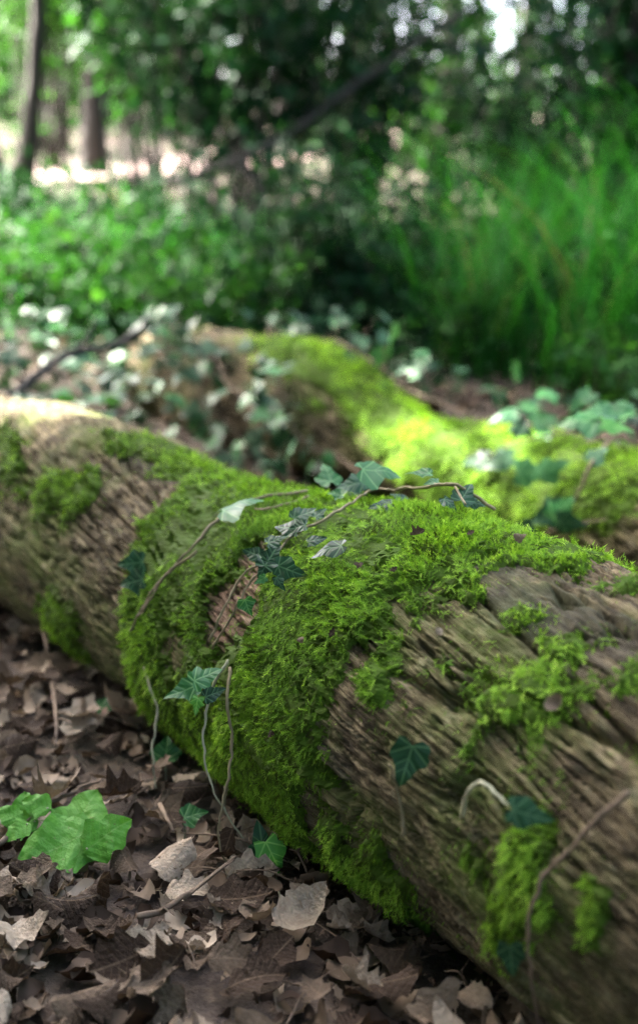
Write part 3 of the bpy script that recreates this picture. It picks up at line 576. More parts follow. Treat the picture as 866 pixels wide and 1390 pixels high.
ivy_vine(VN['sprig']['stems'], VN['sprig']['leaves'], 'two-leaved ivy sprig, one teal one bright green, at the foot of the log', .0012, 'vine_pale')
ivy_vine(VN['shadeleaf']['stems'], VN['shadeleaf']['leaves'], 'lone blurred teal ivy leaf on bare wood below the right moss patch', .0016)
ivy_vine(VN['arch']['stems'], VN['arch']['leaves'], 'arched pale ivy stalk ending in one teal leaf, lower right', .0017, 'vine_pale')
ivy_vine(VN['dark']['stems'], VN['dark']['leaves'], 'dark brown stem crossing the near end of the front log', .0019, 'twig')
ivy_vine(VN['second']['stems'], VN['second']['leaves'], 'ivy with sunlit leaves on the right part of the second log', .0028, 'twig')
ivy_vine(VN['fern']['stems'], VN['fern']['leaves'], 'fresh green ivy shoot standing up above the second log at right', .0014, 'vine_pale')
# ivy mass draped over the left part of the second log and the gap between the logs
def drape(L, s0, s1_, th0, th1, n, label, lift=(.015, .06), kinds=(0, 0, 0, 1), size=(.038, .066)):
    m = 9; s = np.linspace(s0, s1_, m)+.03*rng.normal(size=m); th = np.linspace(th0, th1, m)+.12*rng.normal(size=m)
    st = L.surf(s, th, np.full(m, .02)+.015*rng.random(m)); st[:, 2] = np.maximum(st[:, 2], terrain(st[:, 0], st[:, 1])+.02)
    stems = [st.tolist()]; lv = []
    for k in range(n):
        i = rng.uniform(0, m-1); a = int(i); f = i-a; b = min(a+1, m-1); p = st[a]*(1-f)+st[b]*f
        c, nr, r = L.frame(np.array(s[a]), np.array(th[a])); p = p+nr*rng.uniform(*lift)+.035*rng.normal(size=3)
        p[2] = max(p[2], float(terrain(p[0], p[1]))+.03)
        nn = norm(nr*.5+np.array([-.1, -.3, .9])+.40*rng.normal(size=3)); tip = norm(np.array([0, -.5, -.5])+.8*rng.normal(size=3))
        lv.append((*p, rng.uniform(*size), *tip, *nn, random.choice(kinds)))
    return ivy_vine(stems, lv, label, .0028, 'twig', jitter=.1, sides=5, detail=False)
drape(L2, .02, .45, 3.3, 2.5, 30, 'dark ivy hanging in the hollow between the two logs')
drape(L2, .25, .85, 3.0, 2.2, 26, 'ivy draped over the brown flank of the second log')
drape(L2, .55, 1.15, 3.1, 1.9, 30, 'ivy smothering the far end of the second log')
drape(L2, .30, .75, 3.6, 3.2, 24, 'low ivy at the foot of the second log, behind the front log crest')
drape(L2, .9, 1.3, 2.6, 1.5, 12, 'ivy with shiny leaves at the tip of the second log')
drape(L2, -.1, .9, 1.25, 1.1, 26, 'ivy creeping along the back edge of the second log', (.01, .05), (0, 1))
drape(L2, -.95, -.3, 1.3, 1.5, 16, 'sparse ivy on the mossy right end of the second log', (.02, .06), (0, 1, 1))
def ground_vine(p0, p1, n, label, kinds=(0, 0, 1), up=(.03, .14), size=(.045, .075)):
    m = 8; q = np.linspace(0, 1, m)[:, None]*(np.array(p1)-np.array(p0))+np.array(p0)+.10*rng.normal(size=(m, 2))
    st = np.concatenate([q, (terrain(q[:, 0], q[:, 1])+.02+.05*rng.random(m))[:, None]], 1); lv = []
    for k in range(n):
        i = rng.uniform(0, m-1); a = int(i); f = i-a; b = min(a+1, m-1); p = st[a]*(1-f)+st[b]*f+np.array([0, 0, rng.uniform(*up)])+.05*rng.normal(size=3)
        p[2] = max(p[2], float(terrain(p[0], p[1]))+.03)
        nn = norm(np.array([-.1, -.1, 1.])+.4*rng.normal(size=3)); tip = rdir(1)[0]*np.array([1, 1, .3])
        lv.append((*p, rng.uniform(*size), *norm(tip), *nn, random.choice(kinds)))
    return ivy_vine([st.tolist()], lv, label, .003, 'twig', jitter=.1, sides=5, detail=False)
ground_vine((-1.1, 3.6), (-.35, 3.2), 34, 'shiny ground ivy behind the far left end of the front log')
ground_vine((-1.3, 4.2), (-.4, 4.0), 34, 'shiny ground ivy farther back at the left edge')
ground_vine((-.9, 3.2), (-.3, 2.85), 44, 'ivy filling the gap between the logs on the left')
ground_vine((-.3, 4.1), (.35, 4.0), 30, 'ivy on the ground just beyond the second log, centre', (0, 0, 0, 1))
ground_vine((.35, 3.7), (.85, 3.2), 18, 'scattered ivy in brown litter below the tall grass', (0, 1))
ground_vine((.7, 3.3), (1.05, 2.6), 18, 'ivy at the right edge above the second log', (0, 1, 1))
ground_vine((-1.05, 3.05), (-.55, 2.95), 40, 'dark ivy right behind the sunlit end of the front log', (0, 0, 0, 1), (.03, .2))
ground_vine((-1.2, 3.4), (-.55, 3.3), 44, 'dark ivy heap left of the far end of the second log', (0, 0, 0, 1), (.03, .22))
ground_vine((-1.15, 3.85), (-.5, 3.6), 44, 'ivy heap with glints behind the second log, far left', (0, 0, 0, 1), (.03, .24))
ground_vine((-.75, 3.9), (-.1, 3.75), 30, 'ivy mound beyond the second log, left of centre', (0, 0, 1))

rng = np.random.default_rng(41); random.seed(41)
# ------------------------------------------------------------------ fallen leaves, twigs
def dead_leaf_mesh(seed, nu=17, nv=5):
    r = np.random.default_rng(100+seed); oak = seed % 2 == 0 and nu > 9
    t = np.linspace(0, 1, nu); W = (.27 if oak else .30)*np.sin(math.pi*np.clip(t, 0, 1)**.85)**.8
    ph = r.random()*6
    V = []
    c1, c2, tw = r.normal()*1.5, r.normal()*.8, r.normal()*.7
    for i, ti in enumerate(t):
        for j, v in enumerate(np.linspace(-1, 1, nv)):
            lob = 1+(.28*math.sin(ti*(19+4*(seed%2))+ph+(0 if v < 0 else 1.1)) if oak else .05*math.sin(ti*31+ph))*(abs(v) > .9)
            x = v*W[i]*lob+.009*r.normal()*(0 < i < nu-1); y = ti
            z = c1*.5*x*x*6*.5+c2*(y-.5)**2+tw*x*(y-.5)*1.6+.022*math.sin(y*14+ph)*abs(v)+.018*r.normal()*abs(v)+.07*abs(v)*math.sin(3*y+ph)
            V.append((x, y-.5, z))
    F = []
    skip = set(int(q) for q in r.integers(0, (nu-1)*(nv-1), 2)) if seed % 2 else set()
    for i in range(nu-1):
        for j in range(nv-1):
            if i*(nv-1)+j in skip and j in (0, nv-2): continue
            a = i*nv+j; F.append((a, a+1, a+nv+1, a+nv))
    # stalk
    k = len(V); V += [(-.008, -.5, 0), (.008, -.5, 0), (.0, -.68, .03*r.normal())]; F.append((k, k+1, k+2))
    return np.array(V), F
DLV = [dead_leaf_mesh(k) for k in range(12)]
DLL = [dead_leaf_mesh(k, 9, 3) for k in range(12)]
DLM = [make_mesh('fallen_leaf', v, f, M['dead']) for v, f in DLV]
def inside_log(x, y, z, L, m=.0):
    q = np.stack([x-L.A[0], y-L.A[1]], -1); s = q@L.u; b = q@L.n
    r = np.interp(s, L.q, L.r_); zc = np.interp(s, L.q, L.z_)
    return (np.hypot(b, z-zc) < r+m) & (s > L.q[0]-.02) & (s < L.q[-1]+.02)
NOTED = ['large pale curled leaf lying at the foot of the hanging vines', 'pale tilted oak leaf right of the two-leaved ivy sprig', 'broad grey-brown leaf below the fresh green leaf',
         'brown leaf between the green leaf and the hanging vines', 'upright pale lobed leaf below the left moss edge', 'pale leaf in the blurred litter under the far log flank', 'pale leaf overlapping another under the log, far left',
         'leaf at the bottom edge below the large pale leaf', 'leaf in the bottom left corner of the litter', 'narrow pale leaf just right of the fresh green leaf', 'small leaf in the dark hollow under the log, bottom',
         'brown leaf near the foot of the dangling bare vine', 'upright leaf at the left edge of the litter', 'leaf at the bottom, left of centre']
for (x, y, z, size, tx, ty, tz, nx, ny, nz, k), lab in zip(LAY['deadleaf'], NOTED):
    o = link(bpy.data.objects.new('fallen_leaf', random.choice(DLM)))
    o.matrix_local = leaf_matrix((x, y, float(terrain(x, y))+.035), (tx, ty, tz), (nx, ny, nz), size, (0, 0, 0), 1.1)
    tag(o, lab, 'leaf', 'fallen leaves of the litter')
n = 0
while n < 270:                                         # leaves of the litter in front of the log
    y = rng.uniform(1.02, 2.55); x = rng.uniform(-.27*y-.08, .28*y)
    z = float(terrain(x, y))+rng.uniform(.004, .045)
    if inside_log(np.array(x), np.array(y), np.array(z), L1, -.01) or (x-L1.A[0])*L1.n[0]+(y-L1.A[1])*L1.n[1] > -.1: continue
    o = link(bpy.data.objects.new('fallen_leaf', DLM[n % 12])); a = rng.uniform(0, 6.28)
    sz = float(rng.choice([rng.uniform(.024, .05), rng.uniform(.045, .075)]))
    tip = (math.cos(a), math.sin(a), .25*rng.normal()); nn = (.5*rng.normal(), .5*rng.normal(), 1)
    o.matrix_local = leaf_matrix((x, y, z), tip, nn, sz, (0, 0, 0), rng.uniform(.8, 1.35))
    big = 'large' if sz > .055 else 'middling' if sz > .04 else 'small'
    dl = -((x-L1.A[0])*L1.n[0]+(y-L1.A[1])*L1.n[1])        # distance out from the log
    where = ('tucked against the front log' if dl < .22 else 'a hand away from the front log' if dl < .36 else 'well clear of the front log')
    row = ('in the blurred far litter' if y > 1.8 else 'level with the fresh green leaf' if y > 1.45 else 'below the fresh green leaf' if y > 1.2 else 'at the bottom edge')
    tag(o, '%s dry leaf %s, %s' % (big, row, where), 'leaf', 'fallen leaves of the litter'); n += 1
# the uncountable rest: crumbled leaves under and beyond
acc = Acc()
def litter(nn_, xr, yr, size, zr, cond):
    x = rng.uniform(*xr, nn_); y = rng.uniform(*yr, nn_); z = terrain(x, y)+rng.uniform(*zr, nn_)
    ok = cond(x, y) & ~inside_log(x, y, z, L1, -.02) & ~inside_log(x, y, z, L2, -.02); x, y, z = x[ok], y[ok], z[ok]
    for k in range(12):
        TV, TF = DLL[k]; TF = np.array([f for f in TF if len(f) == 4])
        sl = slice(k, None, 12); m = len(x[sl]); a = rng.uniform(0, 6.28, m)
        fw = np.stack([np.cos(a), np.sin(a), .25*rng.normal(size=m)], -1); nr = np.stack([.3*rng.normal(size=m), .3*rng.normal(size=m), np.ones(m)], -1)
        V, F = scatter(TV, TF, np.stack([x[sl], y[sl], z[sl]], -1), fw, nr, rng.uniform(*size, m)); acc.add(V, F, np.repeat(np.clip(rng.beta(1.3, 2.2, m), 0, 1), len(TV)))
side = lambda x, y: ((x-L1.A[0])*L1.n[0]+(y-L1.A[1])*L1.n[1] < -.05)
litter(3200, (-.95, .5), (.9, 2.9), (.018, .055), (0, .022), side)
litter(900, (-.8, .4), (.9, 2.4), (.008, .02), (.005, .03), side)
litter(1400, (-1.5, 1.6), (1.6, 6.0), (.04, .09), (0, .03), lambda x, y: ~side(x, y))
V, F, A = acc.get()
tag(obj('leaf_litter', V, F, M['litter'], None, True, {'tone': A}), 'crumbled brown leaf litter covering the ground around the logs', 'leaf litter', kind='stuff')
# twigs
def twig(pts, r0, label, fork=True, name='twig'):
    acc = Acc(); V, F = tube(pts, np.linspace(r0, r0*.45, len(pts)), 6, 6, r0*1.2); acc.add(V, F)
    if fork and len(pts) > 2:
        a = np.array(pts[1]); d = np.array(pts[2])-a; b = a+d*.6+np.array([.02, .012, .01]); V, F = tube([a, (a+b)/2+.003, b], [r0*.5, r0*.4, r0*.25], 5, 3); acc.add(V, F)
    V, F, _ = acc.get(); return tag(obj(name, V, clean(F), M['twig'], None, True, None, np.array(pts[0])), label, 'twig', 'twigs in the litter')
TL = ['forked dark twig lying across the fresh green leaf', 'pale straight twig in the litter below the far log flank', 'short dark twig below the dangling bare vine', 'long thin twig left of the large pale leaf']
for pts, lab in zip(LAY['twigs'], TL): twig([(x, y, float(terrain(x, y))+.045) for x, y, z in pts], .0035, lab)
for k in range(60):
    y = rng.uniform(1.05, 2.4); x = rng.uniform(-.27*y, .27*y)
    if not side(x, y) or (x-L1.A[0])*L1.n[0]+(y-L1.A[1])*L1.n[1] > -.14: continue
    a = rng.uniform(0, 3.14); ln = rng.uniform(.02, .07); d = np.array([math.cos(a), math.sin(a)])*ln; z = float(terrain(x, y))
    twig([(x-d[0], y-d[1], z+.022), (x, y, z+.03+.01*rng.random()), (x+d[0], y+d[1]+.006, z+.026)], rng.uniform(.0009, .0022), 'thin brown twig scattered in the leaf litter', k % 3 == 0)
# fresh green leaves on the litter
def big_leaf_mesh(seed):
    r = np.random.default_rng(seed); nu, nv = 13, 9; V = []
    for i in range(nu):
        t = i/(nu-1); W = .42*(math.sin(math.pi*min(1, t**.75))**.6)*(1-.25*t)
        for j in range(nv):
            v = -1+2*j/(nv-1); lob = 1+.16*math.sin(t*17+seed+(v > 0)*1.3)*abs(v)**2
            x = v*W*lob; V.append((x, t-.5, .22*abs(x)-.5*x*x+.035*math.sin(9*t+3*v+seed)+.05*abs(v)**2*math.sin(15*t+seed)-.3*(t-.5)**2))
    F = [(i*nv+j, i*nv+j+1, (i+1)*nv+j+1, (i+1)*nv+j) for i in range(nu-1) for j in range(nv-1)]
    V = np.array(V); k = len(V); V = np.vstack([V, [(-.012, -.5, 0), (.012, -.5, 0), (.010, -.85, -.1), (-.006, -.85, -.1)]]); F.append((k, k+1, k+2, k+3))
    return make_mesh('fresh_leaf', V, F, M['green'])
BL = [big_leaf_mesh(k) for k in range(4)]
def leafy(name, data, meshes, label, cat, extra=.02, st=1.0):
    loc = Vector((data[0][0], data[0][1], float(terrain(data[0][0], data[0][1])))); root = empty(name, loc); acc = Acc()
    for i, (x, y, z, size, tx, ty, tz, nx, ny, nz, k) in enumerate(data):
        o = link(bpy.data.objects.new('leaf', meshes[i % len(meshes)]), root); p = Vector((x, y, float(terrain(x, y))+z+extra))
        o.matrix_local = leaf_matrix(p, (tx, ty, tz), (nx, ny, nz), size, loc, st)
        V, F = tube([np.array(loc), np.array(p)*.5+np.array(loc)*.5+[0, 0, .01], np.array(p)-np.array((tx, ty, tz))*size*.4], [.0016, .0014, .001], 5, 3); acc.add(V, F)
    V, F, _ = acc.get(); obj('stalk', V, clean(F), M['vine_pale'], root, True, None, np.array(loc))
    return tag(root, label, cat)
leafy('fresh_leaf_sprig', LAY['greenleaf'], BL, 'torn bright green leaves lying on the brown litter, lower left', 'leaf', .012)
leafy('green_seedling', LAY['greenplant'], BL[::-1], 'small bright green seedling at the left edge behind the twig', 'plant', .01)
for d_, lab in zip(LAY['seed'], ['single small ivy leaf on litter left of the hanging vines', 'small green leaf in shade under the far log flank', 'small dark seedling at the log foot by the bare vine']):
    leafy('ground_ivy_leaf', [d_], [IVY[1][1]], lab, 'leaf', .0)
# crumbs resting on the moss
CH = ['dark leaf chip on the moss crest of the front log', 'pale flake on the moss crest, far right', 'pale sliver on the moss flank below the crest ivy', 'dark leaf scrap beside the right moss patch']
for i, (x, y, z, size, tx, ty, tz, nx, ny, nz, k) in enumerate(LAY['chips']):
    o = link(bpy.data.objects.new('leaf_scrap', DLM[(5*i+2) % 12])); o.matrix_local = leaf_matrix((x, y, z+.006), (tx, ty, tz), (nx, ny, nz), size, (0, 0, 0), 1.2)
    tag(o, CH[i] if i < 4 else 'tiny brown leaf scrap caught in the moss of the front log', 'leaf', 'leaf scraps on the moss')

rng = np.random.default_rng(42); random.seed(42)
# ------------------------------------------------------------------ undergrowth
LEAF4 = np.array([(0, 0, 0), (.26, .35, .06), (0, .45, -.02), (-.26, .35, .06), (.2, .72, .03), (-.2, .72, .03), (0, 1.05, -.08)])
LEAF4F = np.array([(0, 1, 2), (0, 2, 3), (1, 4, 2), (2, 5, 3), (4, 6, 2), (2, 6, 5)])
def at_px(px, y):
    return (px-433)/1805*y
def shrub(name, x, y, h, wd, stems, per, size, mat, label, group, base=0.0, z0=None, arch=.5, cat='shrub'):
    z0 = float(terrain(x, y)) if z0 is None else z0
    loc = np.array([x, y, z0]); root = empty(name, loc); sa, fa = Acc(), Acc()
    for k in range(stems):
        a = rng.uniform(0, 6.28); sp = wd*math.sqrt(rng.random()); top = h*rng.uniform(.55, 1.05)
        m = 6; t = np.linspace(0, 1, m); b0 = loc+np.array([.12*wd*rng.normal(), .12*wd*rng.normal(), -.02])
        P = b0+np.stack([math.cos(a)*sp*t**1.3, math.sin(a)*sp*t**1.3, top*(t-arch*.35*t**3)], -1)+.03*h*rng.normal(size=(m, 3))*t[:, None]
        V, F = tube(P, np.linspace(.006, .002, m)*(.6+h*.5), 4, 2); sa.add(V, F)
        u = rng.uniform(base, 1, per); i = np.minimum((u*(m-1)).astype(int), m-2); f = (u*(m-1)-i)[:, None]
        pos = P[i]*(1-f)+P[i+1]*f+rdir(per)*(.05+.13*wd)*rng.random((per, 1))
        fw = norm(norm(P[i+1]-P[i])*.3+rdir(per)+np.array([0, 0, -.2])); nr = norm(np.array([0, 0, .8])+.75*rng.normal(size=(per, 3)))
        sc = rng.uniform(size*.6, size*1.25, per)
        V, F = scatter(LEAF4, LEAF4F, pos, fw, nr, sc); fa.add(V, F, np.repeat(np.clip(rng.normal(.45, .25, per), 0, 1), len(LEAF4)))
    V, F, _ = sa.get(); obj('stems', V, clean(F), M['bark'], root, True, None, loc)
    V, F, A = fa.get(); obj('foliage', V, F, M[mat], root, True, {'tone': A}, loc)
    return tag(root, label, cat, group)
SH = [  # px, y, height, half width, stems, leaves per stem, leaf size, material, label
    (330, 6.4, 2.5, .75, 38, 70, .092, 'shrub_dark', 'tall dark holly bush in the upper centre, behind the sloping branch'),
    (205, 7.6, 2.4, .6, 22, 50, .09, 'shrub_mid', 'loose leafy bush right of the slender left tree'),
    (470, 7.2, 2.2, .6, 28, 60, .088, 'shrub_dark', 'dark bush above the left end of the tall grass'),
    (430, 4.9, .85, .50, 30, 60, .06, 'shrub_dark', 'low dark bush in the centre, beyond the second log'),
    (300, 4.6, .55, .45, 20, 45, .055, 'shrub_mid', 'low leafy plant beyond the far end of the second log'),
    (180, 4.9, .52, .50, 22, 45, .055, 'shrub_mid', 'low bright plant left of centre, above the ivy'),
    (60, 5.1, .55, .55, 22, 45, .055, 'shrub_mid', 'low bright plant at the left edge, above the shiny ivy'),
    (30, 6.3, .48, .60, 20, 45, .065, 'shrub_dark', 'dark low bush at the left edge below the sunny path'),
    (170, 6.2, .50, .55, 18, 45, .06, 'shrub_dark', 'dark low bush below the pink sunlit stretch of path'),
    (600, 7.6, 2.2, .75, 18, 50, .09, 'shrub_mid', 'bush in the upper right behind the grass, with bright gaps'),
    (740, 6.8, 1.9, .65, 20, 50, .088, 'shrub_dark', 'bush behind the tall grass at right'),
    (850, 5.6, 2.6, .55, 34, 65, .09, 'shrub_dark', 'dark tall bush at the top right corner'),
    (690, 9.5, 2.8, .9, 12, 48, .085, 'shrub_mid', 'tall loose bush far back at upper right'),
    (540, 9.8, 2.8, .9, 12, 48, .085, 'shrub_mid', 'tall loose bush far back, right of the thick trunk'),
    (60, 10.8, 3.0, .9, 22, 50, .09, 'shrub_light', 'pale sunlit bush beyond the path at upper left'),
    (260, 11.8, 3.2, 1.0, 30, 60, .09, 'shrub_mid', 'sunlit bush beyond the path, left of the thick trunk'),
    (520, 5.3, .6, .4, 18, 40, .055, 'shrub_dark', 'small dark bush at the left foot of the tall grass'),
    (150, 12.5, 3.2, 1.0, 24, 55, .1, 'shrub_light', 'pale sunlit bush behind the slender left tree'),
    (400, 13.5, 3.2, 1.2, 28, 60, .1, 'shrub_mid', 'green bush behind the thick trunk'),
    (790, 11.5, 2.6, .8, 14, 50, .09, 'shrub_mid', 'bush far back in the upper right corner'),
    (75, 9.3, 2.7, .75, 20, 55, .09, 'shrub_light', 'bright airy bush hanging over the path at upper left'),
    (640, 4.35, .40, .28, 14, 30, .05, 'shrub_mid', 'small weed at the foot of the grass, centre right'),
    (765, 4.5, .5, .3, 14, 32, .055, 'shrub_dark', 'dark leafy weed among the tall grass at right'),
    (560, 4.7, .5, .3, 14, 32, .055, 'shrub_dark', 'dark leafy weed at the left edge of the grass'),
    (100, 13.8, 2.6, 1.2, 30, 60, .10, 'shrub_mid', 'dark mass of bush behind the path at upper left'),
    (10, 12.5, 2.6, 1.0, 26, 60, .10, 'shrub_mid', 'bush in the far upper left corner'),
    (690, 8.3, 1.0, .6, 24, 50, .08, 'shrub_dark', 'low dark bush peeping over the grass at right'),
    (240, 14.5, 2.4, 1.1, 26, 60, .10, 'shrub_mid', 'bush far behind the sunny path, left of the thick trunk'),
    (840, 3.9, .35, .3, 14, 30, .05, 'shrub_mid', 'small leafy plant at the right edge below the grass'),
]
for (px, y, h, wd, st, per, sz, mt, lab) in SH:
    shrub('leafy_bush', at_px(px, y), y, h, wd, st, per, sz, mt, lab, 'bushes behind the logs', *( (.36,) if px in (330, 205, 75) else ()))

rng = np.random.default_rng(43); random.seed(43)
# tall grass on the bank
def grass(n, xr, yr, hr, wid):
    acc = Acc(); seg = 6; t = np.linspace(0, 1, seg)
    x = rng.uniform(*xr, n); y = rng.uniform(*yr, n); ok = vnoise(x*3.4, y*3.4, 5.) > .40; x, y = x[ok], y[ok]; n = len(x)
    h = rng.uniform(*hr, n)*(.7+.5*vnoise(x*1.5, y*1.5, 9.)); a = rng.uniform(0, 6.28, n); lean = rng.uniform(.15, 1.1, n)*h; w0 = wid*rng.uniform(.6, 1.3, n)
    dx, dy = np.cos(a), np.sin(a)
    C = np.stack([x[:, None]+dx[:, None]*lean[:, None]*t**2, y[:, None]+dy[:, None]*lean[:, None]*t**2, terrain(x, y)[:, None]-.01+h[:, None]*(t-.22*t**3)], -1)
    ww = w0[:, None]*(1-t**2.2)*.5+.0003; sd = np.stack([-dy, dx, 0*dx], -1)[:, None]
    V = np.stack([C-sd*ww[..., None], C+sd*ww[..., None]], 2).reshape(-1, 3)
    i = np.arange(seg-1)*2; q = np.stack([i, i+1, i+3, i+2], -1); F = (q[None]+(np.arange(n)*seg*2)[:, None, None]).reshape(-1, 4)
    return V, F, np.repeat(np.clip(rng.normal(.5, .25, n), 0, 1), seg*2)
V, F, A = grass(2500, (.33, 1.9), (4.0, 5.9), (.4, 1.05), .009)
tag(obj('grass', V, F, M['grass'], None, True, {'tone': A}), 'tall bright green grass on the bank at right', 'grass', kind='stuff')
V, F, A = grass(900, (-1.7, .4), (4.3, 7.2), (.2, .5), .010)
tag(obj('grass', V, F, M['grass'], None, True, {'tone': A}), 'short thin grass among the low plants at left', 'grass', kind='stuff')
# low ground cover of the slope
def cover(n, xr, yr, hmax, size, mat, label):
    x = rng.uniform(*xr, n); y = rng.uniform(*yr, n); z = terrain(x, y)+hmax*rng.random(n)**1.5*(.3+vnoise(x*2, y*2, 3.))
    dd = np.min(np.hypot(x[:, None]-pc[None, :, 0], y[:, None]-.35-pc[None, :, 1]), 1); ok = (dd > 1.15) | (rng.random(n) < .28); x, y, z = x[ok], y[ok], z[ok]; n = len(x)
    nr = norm(np.array([0, 0, 1.])+.55*rng.normal(size=(n, 3))); fw = rdir(n)*np.array([1, 1, .4])
    V, F = scatter(LEAF4, LEAF4F, np.stack([x, y, z], -1), fw, nr, rng.uniform(size*.6, size*1.3, n))
    tag(obj('ground_cover', V, F, M[mat], None, True, {'tone': np.repeat(np.clip(rng.normal(.5, .27, n), 0, 1), len(LEAF4))}), label, 'ground cover', kind='stuff')
cover(5200, (-2.2, .5), (4.4, 7.2), .30, .055, 'shrub_dark', 'low green ground plants on the slope at left')
cover(2600, (-1.0, 1.6), (3.9, 6.5), .28, .05, 'shrub_dark', 'dark low plants in the centre of the slope')
cover(13000, (-6, 6), (8.3, 21), .7, .10, 'shrub_mid', 'low plants on the far slope around the path')

# fallen branch leaning across the undergrowth
def branch(pts, r0, r1, label, name='fallen_branch', side=()):
    loc = np.array(pts[0]); root = empty(name, loc)
    V, F = tube(pts, np.linspace(r0, r1, len(pts)), 8, 5, r0*.5); obj('limb', V, clean(F), M['bark'], root, True, None, loc)
    for sp in side:
        V, F = tube(sp, np.linspace(r1*.8, r1*.3, len(sp)), 6, 4, .004); obj('side_branch', V, clean(F), M['bark'], root, True, None, loc)
    return tag(root, label, 'branch')
def P3(px, py, y):                                     # point at forward distance y seen along that bearing
    v = (py-650)/1805; d = y/(math.cos(PITCH)-v*math.sin(PITCH)); return ((px-433)/1805*d, y, CAM_H-d*(math.sin(PITCH)+v*math.cos(PITCH)))
branch([P3(225, 248, 5.9), P3(300, 228, 5.9), P3(380, 190, 6.0), P3(460, 132, 6.1), P3(545, 72, 6.2), P3(640, 12, 6.3)], .02, .011, 'dead branch slanting across the undergrowth in the upper middle', side=([P3(320, 218, 5.9), P3(345, 245, 5.85), P3(370, 285, 5.8)],))
branch([P3(-20, 560, 2.95), P3(40, 520, 3.05), P3(95, 482, 3.2), P3(160, 468, 3.3), P3(200, 440, 3.35)], .011, .007, 'thin pale branch behind the far end of the front log', side=([P3(95, 482, 3.2), P3(120, 455, 3.25), P3(135, 430, 3.3)],))
branch([P3(560, 300, 5.8), P3(640, 296, 5.8), P3(740, 300, 5.8), P3(800, 292, 5.9)], .014, .009, 'thin dead stem lying level in front of the grass bank')

rng = np.random.default_rng(44); random.seed(44)
# ------------------------------------------------------------------ trees
def sun_clear(P):
    """true where a leaf does not stand in one of the gaps through which the sun reaches the logs"""
    ok = np.ones(len(P), bool); s = np.array(TO_SUN)
    for (x, y, z, r) in LAY['spots']:
        d = P-np.array([x, y, z]); d = d-s*(d@s)[:, None]; ok &= np.linalg.norm(d, axis=1) > r+.07
    for k in range(14):                               # and down to the path
        t_ = -.1+.11*k; d = P-np.array([-3.2+4.6*t_, 7.6+3.4*t_+1.6*t_*t_, .9]); d = d-s*(d@s)[:, None]; ok &= np.linalg.norm(d, axis=1) > .45
    return ok
def tree(name, x, y, r, lean, curve, label, crown_c, crown_r, n_leaf, leaf, h=5.0, clumps=18):
    z0 = float(terrain(x, y)); loc = np.array([x, y, z0]); root = empty(name, loc); m = 9; t = np.linspace(0, 1, m)
    P = loc+np.stack([lean[0]*t+curve*np.sin(t*5.5)*.5, lean[1]*t, h*t-.1], -1)
    R = r*(1-.55*t); R[0] *= 1.7; R[1] *= 1.1
    V, F = tube(P, R, 12, 5, r*.25); obj('trunk', V, clean(F), M['bark'], root, True, None, loc)
    cc = np.array(crown_c); cr = np.array(crown_r); fa = Acc()
    for k in range(clumps):
        c = cc+rdir(1)[0]*cr*rng.random()**.45
        if k < 7:
            b = P[-1-(k % 4)]; mid = b*.5+c*.5+np.array([0, 0, .4])+.2*rng.normal(size=3)
            V, F = tube([b, mid, c], [r*.42, r*.26, .012], 7, 6, .02); obj('limb', V, clean(F), M['bark'], root, True, None, loc)
        q = n_leaf//clumps; pos = c+rdir(q)*(rng.random((q, 1))**.5)*cr*.42
        pos = pos[sun_clear(pos)]; q = len(pos)
        V, F = scatter(LEAF4, LEAF4F, pos, rdir(q)*np.array([1, 1, .5]), norm(np.array(TO_SUN)*.6+np.array([0, 0, .5])+.6*rng.normal(size=(q, 3))), rng.uniform(leaf*.7, leaf*1.25, q))
        fa.add(V, F, np.repeat(rng.random(q), len(LEAF4)))
    V, F, A = fa.get(); obj('crown', V, F, M['crown'], root, True, {'tone': A}, loc)
    return tag(root, label, 'tree', 'trees behind the logs')
T = at_px
tree('slender_tree', T(135, 9), 9, .062, (.05, 0), .04, 'slender dark tree at upper left, straight trunk', (-1.6, 8.2, 5.6), (2.0, 1.6, .9), 4500, .15, 5.0, 26)
tree('thick_tree', T(408, 10.5), 10.5, .135, (.0, 0), .03, 'thick straight trunk at the top, left of centre', (.1, 8.8, 6.0), (2.4, 1.8, 1.0), 5500, .15, 5.5, 28)
tree('crooked_tree', T(30, 7.6), 7.6, .045, (.15, 0), .28, 'thin crooked trunk curving near the upper left corner', (-1.3, 6.3, 4.7), (2.1, 1.5, .8), 5000, .14, 4.2, 28)
tree('dark_tree', T(832, 6.6), 6.6, .13, (.05, 0), .03, 'broad dark trunk in the upper right corner', (1.6, 6.2, 4.8), (2.4, 1.7, .9), 4000, .14, 4.6, 30)
tree('far_tree', T(600, 12), 12, .10, (.1, 0), .05, 'greenish trunk in the upper right, between bright gaps', (T(600, 12), 13, 7), (2, 1.8, 1.3), 1600, .14)
tree('far_tree', T(492, 13), 13, .085, (-.2, 0), .05, 'thin far trunk right of the thick trunk', (T(492, 13), 14, 7), (2, 1.8, 1.3), 1400, .14)
tree('far_tree', T(700, 15), 15, .11, (.1, 0), .06, 'farthest trunk in the bright upper right', (T(700, 15), 16, 7.5), (2, 1.8, 1.4), 1400, .15)
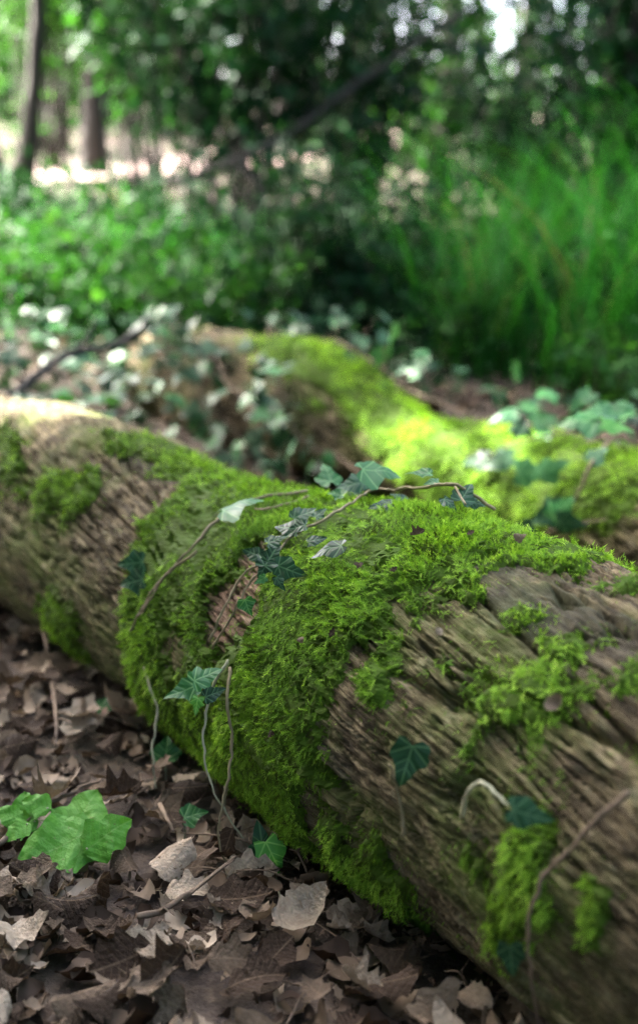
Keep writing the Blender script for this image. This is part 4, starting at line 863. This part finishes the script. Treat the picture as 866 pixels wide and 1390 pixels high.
# the spreading oak at the left edge: its crown reaches out over the logs and shades them
tree('spreading_oak', T(0, 8.2), 8.2, .10, (-.9, -1.6), .05, 'spreading oak whose dark trunk stands at the left edge', (-4.3, 3.9, 5.6), (2.7, 2.4, 1.2), 15000, .14, 4.6, 60)
rng = np.random.default_rng(45); random.seed(45)
# sunlit far wood, plus unseen foliage added beside, behind and overhead to block light
def mass(n, xr, yr, h, size, thr, cond=None, low=0.0):
    x = rng.uniform(*xr, n); y = rng.uniform(*yr, n); z = terrain(x, y)+low+(h-low)*rng.random(n)**1.15
    ok = fbm(x*.55, z*.8, y*.35, 3) > thr
    if cond: ok &= cond(x, y, z)
    x, y, z = x[ok], y[ok], z[ok]; n = len(x)
    TV, TF = (LEAF4, LEAF4F) if size < .3 else (LEAF4[[0, 1, 3, 6]], np.array([(0, 1, 3), (0, 3, 2)]))
    return scatter(TV, TF, np.stack([x, y, z], -1), rdir(n), norm(np.array([0, 0, .6])+rng.normal(size=(n, 3))), rng.uniform(size*.7, size*1.35, n))
acc = Acc()
for a in ((24000, (-13, 13), (18, 30), 7.5, .21, .425), (9000, (-12, 12), (-8, -1.6), 7, .36, .25), (9000, (-9, -1.9), (-4, 5.5), 7, .34, .25, lambda x, y, z: (z < .95*(-x-.6)) & (-x > .36*y+.9)), (6000, (2.6, 10), (-5, 12), 7, .38, .26, lambda x, y, z: (x > .36*y+1.2)), (6500, (-6, -.35), (-4.5, 2.1), 4.6, .36, .25, lambda x, y, z: (z > 2.6) & (x+.35*y < -.1), 2.7)):  # first entry is the far wood, the others are unseen light blockers
    V, F = mass(*a); nfar = len(F) if a[4] < .3 else nfar; q = 7 if a[4] < .3 else 4; acc.add(V, F, np.repeat(rng.random(len(V)//q)*(1 if q == 7 else .25), q))
V, F, A = acc.get()
dw = obj('far_wood_and_light_blockers', V, F, M['shrub_light'], None, True, {'tone': A})
dw.data.materials.append(M['crown']); mi = np.zeros(len(F), np.int32); mi[nfar:] = 1                 # the added near masses are coloured darker so they bounce less light
dw.data.polygons.foreach_set('material_index', mi)
tag(dw, 'pale sunlit foliage of the distant wood, plus added unseen foliage shading the logs', 'wood', kind='stuff')
